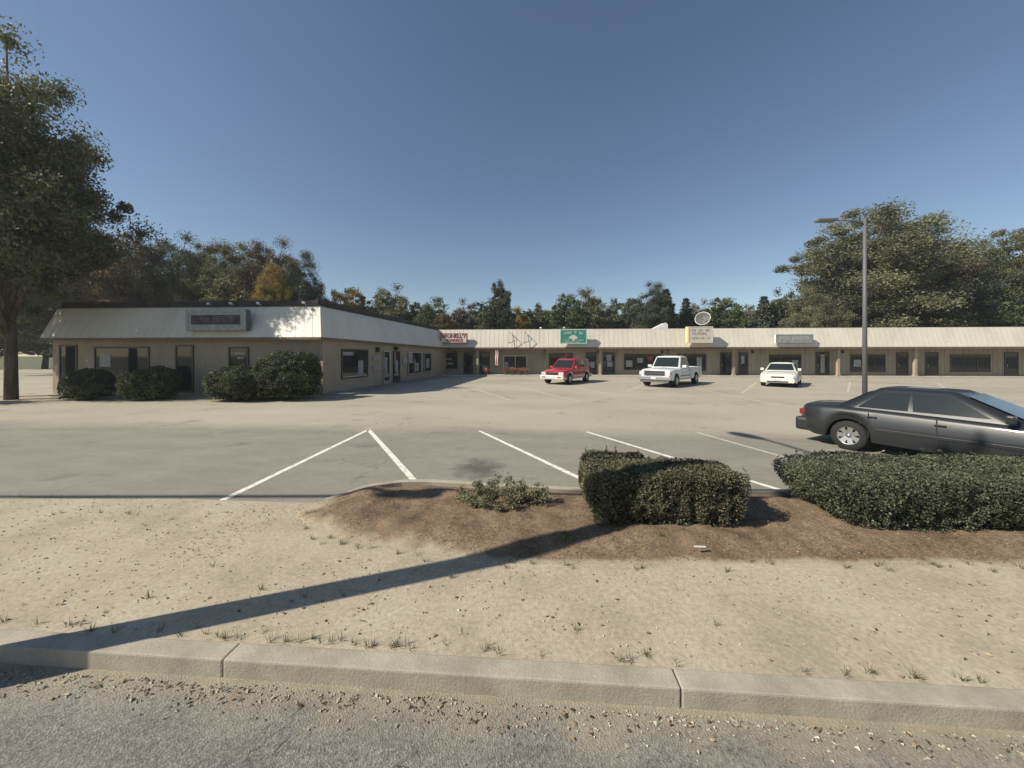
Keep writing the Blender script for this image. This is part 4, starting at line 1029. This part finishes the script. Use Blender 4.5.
# sparse leggy shrub
def sparse(label, X, t, seed, wx, wt, h, n):
    rg = np.random.default_rng(seed); R2 = random.Random(seed); r = empty('shrub', tuple(cw(X,t,.08)), YAW, label=label, cat='shrub')
    b = MB(); tips = []
    for i in range(52):
        a = R2.uniform(0,6.28); k = R2.random()**.5; x, y = math.cos(a)*k*wx, math.sin(a)*k*wt; hh = h*R2.uniform(.45,1)*(1-.35*k)
        if R2.random() < .12: hh *= 1.45
        p = [Vector((x*.35,y*.35,-.03)), Vector((x*.7,y*.7,hh*.4)), Vector((x*.95,y*.95,hh*.8)), Vector((x,y,hh))]
        b.tube(p, [.006,.005,.004,.002], 5); tips += [(p[j]*(1-s)+p[j+1]*s) for j in (1,2) for s in (0,.3,.6,.9)]+[p[-1]]*2
    b.build('stems', M['bark'], r); T = np.array([tuple(q) for q in tips]); idx = rg.integers(0,len(T),n); C = T[idx]+rg.normal(size=(n,3))*(.028,.028,.022)
    C[:,2] = np.clip(C[:,2], .0, 9)
    np_mesh('foliage', rand_quads(rg, C, .014, .5, up=.5), 4, LEAF['azalea'], r); return r
sparse('sparse leggy shrub with pale olive leaves left of the large hedge', -.15, 4.90, 5, .64, .34, .31, 7000)
for i, (px, py, lab) in enumerate(((566,537,'small bright green weed in the mulch near the pole shadow'), (659,535,'small bright green weed in front of the large hedge'))):
    p = gp(px, py, .1); rg = np.random.default_rng(40+i); C = rg.normal(size=(60,3))*(.035,.03,.008)+(0,0,.02)
    o = np_mesh('weed', rand_quads(rg, C, .02, .4, up=.8), 4, LEAF['weed'], label=lab, cat='weed', group='weeds in the mulch'); o.location = p
p = gp(700, 547, .1); b = MB(); b.box(-.06,.06,-.01,.01,.0,.008); o = b.build('litter_scrap', M['white'], label='thin white scrap lying on the mulch in front of the hedge', cat='litter'); o.location = p; o.rotation_euler = (0,.05,.12)
# rounded bushes by left wing
def round_bush(label, px, t, wpx, h, seed, mt, n=30000):
    rg = np.random.default_rng(seed); X = (px-512)/FOC*t; hw = wpx/2/FOC*t; r = empty('bush', tuple(cw(X,t,0)), YAW, label=label, cat='bush')
    d = rg.normal(size=(n,3)); d /= np.linalg.norm(d,axis=1)[:,None]; d[:,2] = np.abs(d[:,2])*1.0-.25*(rg.random(n)<.35); k = 1-np.abs(rg.normal(size=n))*.10
    Q = np.stack([d[:,0]*hw*k, d[:,1]*hw*.8*k, .42*h+d[:,2]*.58*h*k],1)
    nb = np.array([mnoise.noise(Vector((float(a)*1.3+seed, float(b_)*1.3, float(c)*1.3))) for a,b_,c in Q]); nb2 = np.array([mnoise.noise(Vector((float(a)*4+seed, float(b_)*4, float(c)*4))) for a,b_,c in Q])
    Q += d*(nb*.28+nb2*.1)[:,None]; Q[:,2] = np.clip(Q[:,2], .03, 9)
    np_mesh('foliage', rand_quads(rg, Q, .032, .6, outward=d, ow=.5), 4, mt, r)
    c = np.clip(rg.normal(size=(n//3,3)),-1.7,1.7)*(hw*.38,hw*.3,.2*h)+(0,0,.45*h); c[:,2] = np.clip(c[:,2],.05,h*.9); np_mesh('inner_foliage', rand_quads(rg, c, .08, .6), 4, mt, r)
    b = MB(); R2 = random.Random(seed)
    for i in range(9): a = R2.uniform(0,6.28); b.tube([(0.1*math.cos(a),.1*math.sin(a),-.02),(hw*.5*math.cos(a),hw*.4*math.sin(a),h*.55)], [.03,.012], 6)
    b.build('stems', M['bark'], r)
round_bush('largest rounded dark bush at the corner of the left wing', 288, 17.0, 64, 2.25, 1, LEAF['bush'], 45000)
round_bush('lower spreading green bush left of the tallest corner bush', 239, 16.7, 62, 1.55, 2, LEAF['bush'])
round_bush('rounded bush nearest the far left door of the wing', 150, 16.9, 50, 1.5, 3, LEAF['bush'])
round_bush('bush at the far left end of the wing front', 88, 16.9, 44, 1.35, 4, LEAF['bush'])
# strip of bare soil they stand in
b = MB(); b.face([cw(-26,16.0,.005), cw(-9.6,16.3,.005), cw(-9.4,17.6,.005), cw(-9.8,18.3,.005), cw(-26,18.6,.005)]); b.build('soil_bed', M['mulch'], kind='structure')

# ================================================================== TREES
def crown_broad(seed, n, leaf, hw=3.6, z0=2.2, z1=10, clumps=210):
    rg = np.random.default_rng(seed); cz, hz = (z0+z1)/2, (z1-z0)/2
    cl = []
    while len(cl) < clumps:
        d = rg.normal(size=3); d /= np.linalg.norm(d); k = rg.uniform(.35,.93)
        f = 1+.42*mnoise.noise(Vector((d[0]*1.7+seed, d[1]*1.7, d[2]*1.7)))
        q = d*k*f; 
        ta = 1-.25*max(0,q[2])
        cl.append((q[0]*hw*ta, q[1]*hw*ta, cz+q[2]*hz))
    cl = np.array(cl); rad = rg.uniform(.35,1.25,clumps)*hw*.135
    idx = rg.integers(0,clumps,n); d = rg.normal(size=(n,3)); d /= np.linalg.norm(d,axis=1)[:,None]
    k = np.minimum(np.abs(rg.normal(size=n)),1.45)*.9
    C = cl[idx]+d*(k*rad[idx])[:,None]*(1.2,1.2,.85)
    return C, d, cl
def crown_conifer(seed, n, leaf, hw=2.4, z0=1.2, z1=10, levels=22):
    rg = np.random.default_rng(seed); C = []; D = []; cl = []
    per = n//(levels*9)
    for i in range(levels):
        s = i/(levels-1); z = z0+(z1-z0)*s; R = hw*(1-s)**.8*rg.uniform(.8,1.15)+.12
        nb = 9
        for k in range(nb):
            a = 2*PI*(k+rg.random())/nb; L = R*rg.uniform(.65,1.1); u = rg.random(per)**.7
            c = np.stack([math.cos(a)*L*u, math.sin(a)*L*u, z-.22*L*u+.12*L*u*u], 1)+rg.normal(size=(per,3))*(.10,.10,.07)*(1+L*.5)
            C.append(c); D.append(np.tile([math.cos(a),math.sin(a),.3],(per,1))); cl.append((math.cos(a)*L*.7, math.sin(a)*L*.7, z-.2*L))
    return np.concatenate(C), np.concatenate(D), np.array(cl)
PROTO = {}
def proto(kind, var, fine):
    fine = int(fine); key = (kind, var, fine)
    if key not in PROTO:
        n, leaf = {0:(15000,.17), 1:(36000,.11), 2:(150000,.05)}[fine]
        if kind == 'b': C, D, cl = crown_broad(100+var, n, leaf)
        elif kind == 'c': C, D, cl = crown_conifer(200+var, n, leaf)
        else: C, D, cl = crown_broad(300+var, n, leaf, 2.6, 2.0, 10, 150)
        rg = np.random.default_rng(var); V = rand_quads(rg, C, leaf, .6, up=.5)
        R2 = random.Random(var); b = MB(); top = 9.0 if kind == 'c' else 6.5
        b.tube([(0,0,-.3),(.05,.03,2),(.0,.1,top*.6),(.1,0,top)], [.19,.15,.10,.03], 9)
        for i in range(0, len(cl), 6 if kind != 'c' else 9):
            q = Vector(tuple(cl[i])); zb = max(1.5, min(top-.5, q.z*.55 if kind != 'c' else q.z)); st = Vector((.03,.05,zb)); mid = (st+q)/2+Vector((0,0,.3 if kind != 'c' else 0))
            b.tube([st, mid, q], [.09,.055,.02], 5)
        PROTO[key] = (V, b)
        tm = bpy.data.meshes.new('trunk'); bmesh.ops.recalc_face_normals(b.bm, faces=b.bm.faces); b.bm.to_mesh(tm); b.bm.free(); tm.materials.append(M['bark'])
        PROTO[key] = [V, tm, {}]
    return PROTO[key]
def tree(px, top, wpx, t, kind, var, mt, label, fine=False, group='trees behind the shops', world=None, hw=None, H=None):
    V, tm, cache = proto(kind, var, fine)
    if world is None: loc = cw((px-512)/FOC*t, t, -.3); H = CAMH+.3+(HOR-top)*t/FOC; hw = wpx/2/FOC*t*1.2
    else: loc = Vector(world)
    r = empty('conifer_tree' if kind == 'c' else 'leafy_tree', tuple(loc), (px*1.7) % 6.28, label=label, cat='tree', group=group)
    ref = {'b': 3.6, 'c': 2.5, 'n': 2.7}[kind]
    sx = hw/ref; r.scale = (sx, sx, H/10)
    if mt not in cache:
        o = np_mesh('crown', V, 4, LEAF[mt], r); cache[mt] = o.data
    else:
        o = bpy.data.objects.new('crown', cache[mt]); COL.objects.link(o); o.parent = r
    k = bpy.data.objects.new('trunk', tm); COL.objects.link(k); k.parent = r
    return r
T = [ # px, top, width, distance, kind, variant, leaves, label, fine
 (10,215,110,40,'b',1,'olive','tall olive tree at the far left above the wing',1),
 (70,222,90,42,'b',2,'dark','tall dark tree second from the far left',1),
 (125,232,80,41,'b',3,'rust','rusty brown tree left of the weathered sign',1),
 (172,238,70,43,'b',1,'dark','dark tree right above the far left door',1),
 (198,244,56,44,'b',2,'olive','dense olive tree directly above the weathered sign',1),
 (233,240,62,43,'b',3,'olive','round-topped olive tree above the middle of the left wing front',1),
 (272,242,66,43,'b',1,'rust','russet round tree tallest above the left wing corner',1),
 (297,254,46,42,'b',2,'dark','dark blue-green tree ending the tall left clump',1),
 (274,262,34,38,'b',3,'yellow','small yellow-orange tree in front of the tall left clump',1),
 (305,283,30,38,'c',1,'spruce','low dark spruce with drooping tips at the left wing corner',0),
 (240,283,60,37,'b',2,'olive','low bushy tree behind the left wing front',0),
 (352,287,40,48,'b',3,'yellow','yellow-green round tree just right of the left wing corner',0),
 (390,288,46,49,'b',1,'pale','broad olive tree above the middle of the left wing side',0),
 (330,292,26,50,'b',2,'dark','small dark tree between corner spruce and yellow-green tree',0),
 (415,300,26,50,'n',2,'dark','narrow dark tree beside the broad olive tree',0),
 (430,299,38,47,'b',2,'green','rounded green tree above the wing end',0),
 (444,312,26,45,'b',3,'rust','low reddish tree above the inner corner',0),
 (466,303,36,50,'b',1,'greyg','greyish bare-looking tree above the maroon sign',0),
 (485,308,28,49,'b',2,'olive','short olive tree left of the slender tall tree',0),
 (502,275,25,46,'n',1,'dark','slender tall dark tree standing above the others',1),
 (497,296,36,45,'b',3,'dark','broad dark tree at the foot of the slender one',0),
 (520,309,30,50,'b',1,'yellow','low yellowish tree right of the slender one',0),
 (542,305,30,49,'b',2,'olive','olive tree left of the green sign',0),
 (567,293,38,48,'b',3,'green','rounded green tree behind the green sign',0),
 (590,291,46,49,'b',1,'pale','tall broad olive tree right of the green sign',0),
 (611,300,18,52,'b',2,'dark','thin-topped tree by the small gap of sky',0),
 (633,297,28,50,'b',3,'dark','dark tree right of the gap of sky',0),
 (652,283,42,47,'b',2,'dark','tallest dark tree above the pickup',1),
 (666,291,34,48,'c',2,'spruce','dark spruce joined to the tallest dark tree',0),
 (686,300,30,50,'c',1,'spruce','pointed spruce left of the satellite dish',0),
 (700,303,28,52,'b',1,'greyg','grey-brown tree behind the satellite dish',0),
 (722,297,44,49,'b',3,'green','round green tree right of the satellite dish',0),
 (748,306,26,51,'b',2,'greyg','pale grey-green tree left of the long grey sign',0),
 (764,298,34,47,'c',2,'spruce','dark spruce above the left end of the long grey sign',0),
 (783,293,32,48,'b',1,'dark','dark rounded tree above the long grey sign',0),
 (802,296,34,44,'b',2,'pale','low olive tree at the foot of the giant right tree',0),
 (866,208,124,42,'b',3,'pale','giant spreading olive tree at the right edge of the photo',1),
 (815,288,48,41,'b',1,'pale','pale olive low tree in front of the giant right tree',1),
 (900,222,84,45,'b',1,'rust','tall russet tree right of the giant tree',1),
 (955,240,80,44,'b',2,'dark','tall dark tree near the far right',1),
 (1010,228,84,43,'b',3,'olive','tall olive tree at the far right edge',1),
 (870,295,60,41,'b',2,'green','low green tree right of the giant tree trunk',0),
 (930,298,60,41,'b',1,'olive','low olive tree between the tall right trees',0),
 (990,296,60,41,'b',3,'green','low green tree at the far right above the roof',0),
]
for (px, top, wpx, t, kind, var, mt, lab, fine) in T: tree(px, top, wpx, t, kind, var, mt, lab, 2 if fine else 1)
# second, lower rank that closes the view below the tops
lab2 = ['dark understorey tree behind the roof above pixel'][0:0]
names2 = ['far left wing end','far left window','weathered sign left end','weathered sign right end','left wing corner','yellow-green tree','broad olive tree','inner corner','maroon sign','empty brackets','left vent cap','green sign','rooftop unit','gap of sky right side','vent hood','satellite dish','round green tree','long grey sign','giant right tree','dark parked sedan','far right window','far right door']
for i, nm in enumerate(names2):
    px = -5+i*49.5
    if abs(px-615) < 12: px += 16
    tree(px, 309+6*math.sin(i*2.3), 80, 57+3*math.sin(i*1.7), 'b', 1+i%3, ['green','olive','green','dark'][i%4], 'low dark tree of the back rank, behind the '+nm, group='back rank of low trees')
# shade tree whose crown dapples the left wing front
tree(5, 0, 0, 0, 'b', 1, 'olive', 'big shade tree beyond the left end of the wing', 2, 'shade trees beside the lot', (-24.6, 15.2, 0), 4.4, 16.0)
tree(9, 0, 0, 0, 'b', 2, 'dark', 'second shade tree farther left of the wing', 2, 'shade trees beside the lot', (-28.5, 15.4, 0), 4.8, 15.5)

# ================================================================== HAZE
b = MB(); b.box(-95, 95, -14, 85, -1.4, 24); hz = b.build('haze', [], kind='stuff')
hm = bpy.data.materials.new('haze'); hm.use_nodes = True; hm.node_tree.nodes.clear()
ho = hm.node_tree.nodes.new('ShaderNodeOutputMaterial'); hv = hm.node_tree.nodes.new('ShaderNodeVolumePrincipled')
hv.inputs['Color'].default_value = (.88,.92,.95,1); hv.inputs['Density'].default_value = .0007; hv.inputs['Anisotropy'].default_value = .2
hm.node_tree.links.new(hv.outputs[0], ho.inputs['Volume']); hz.data.materials.append(hm)
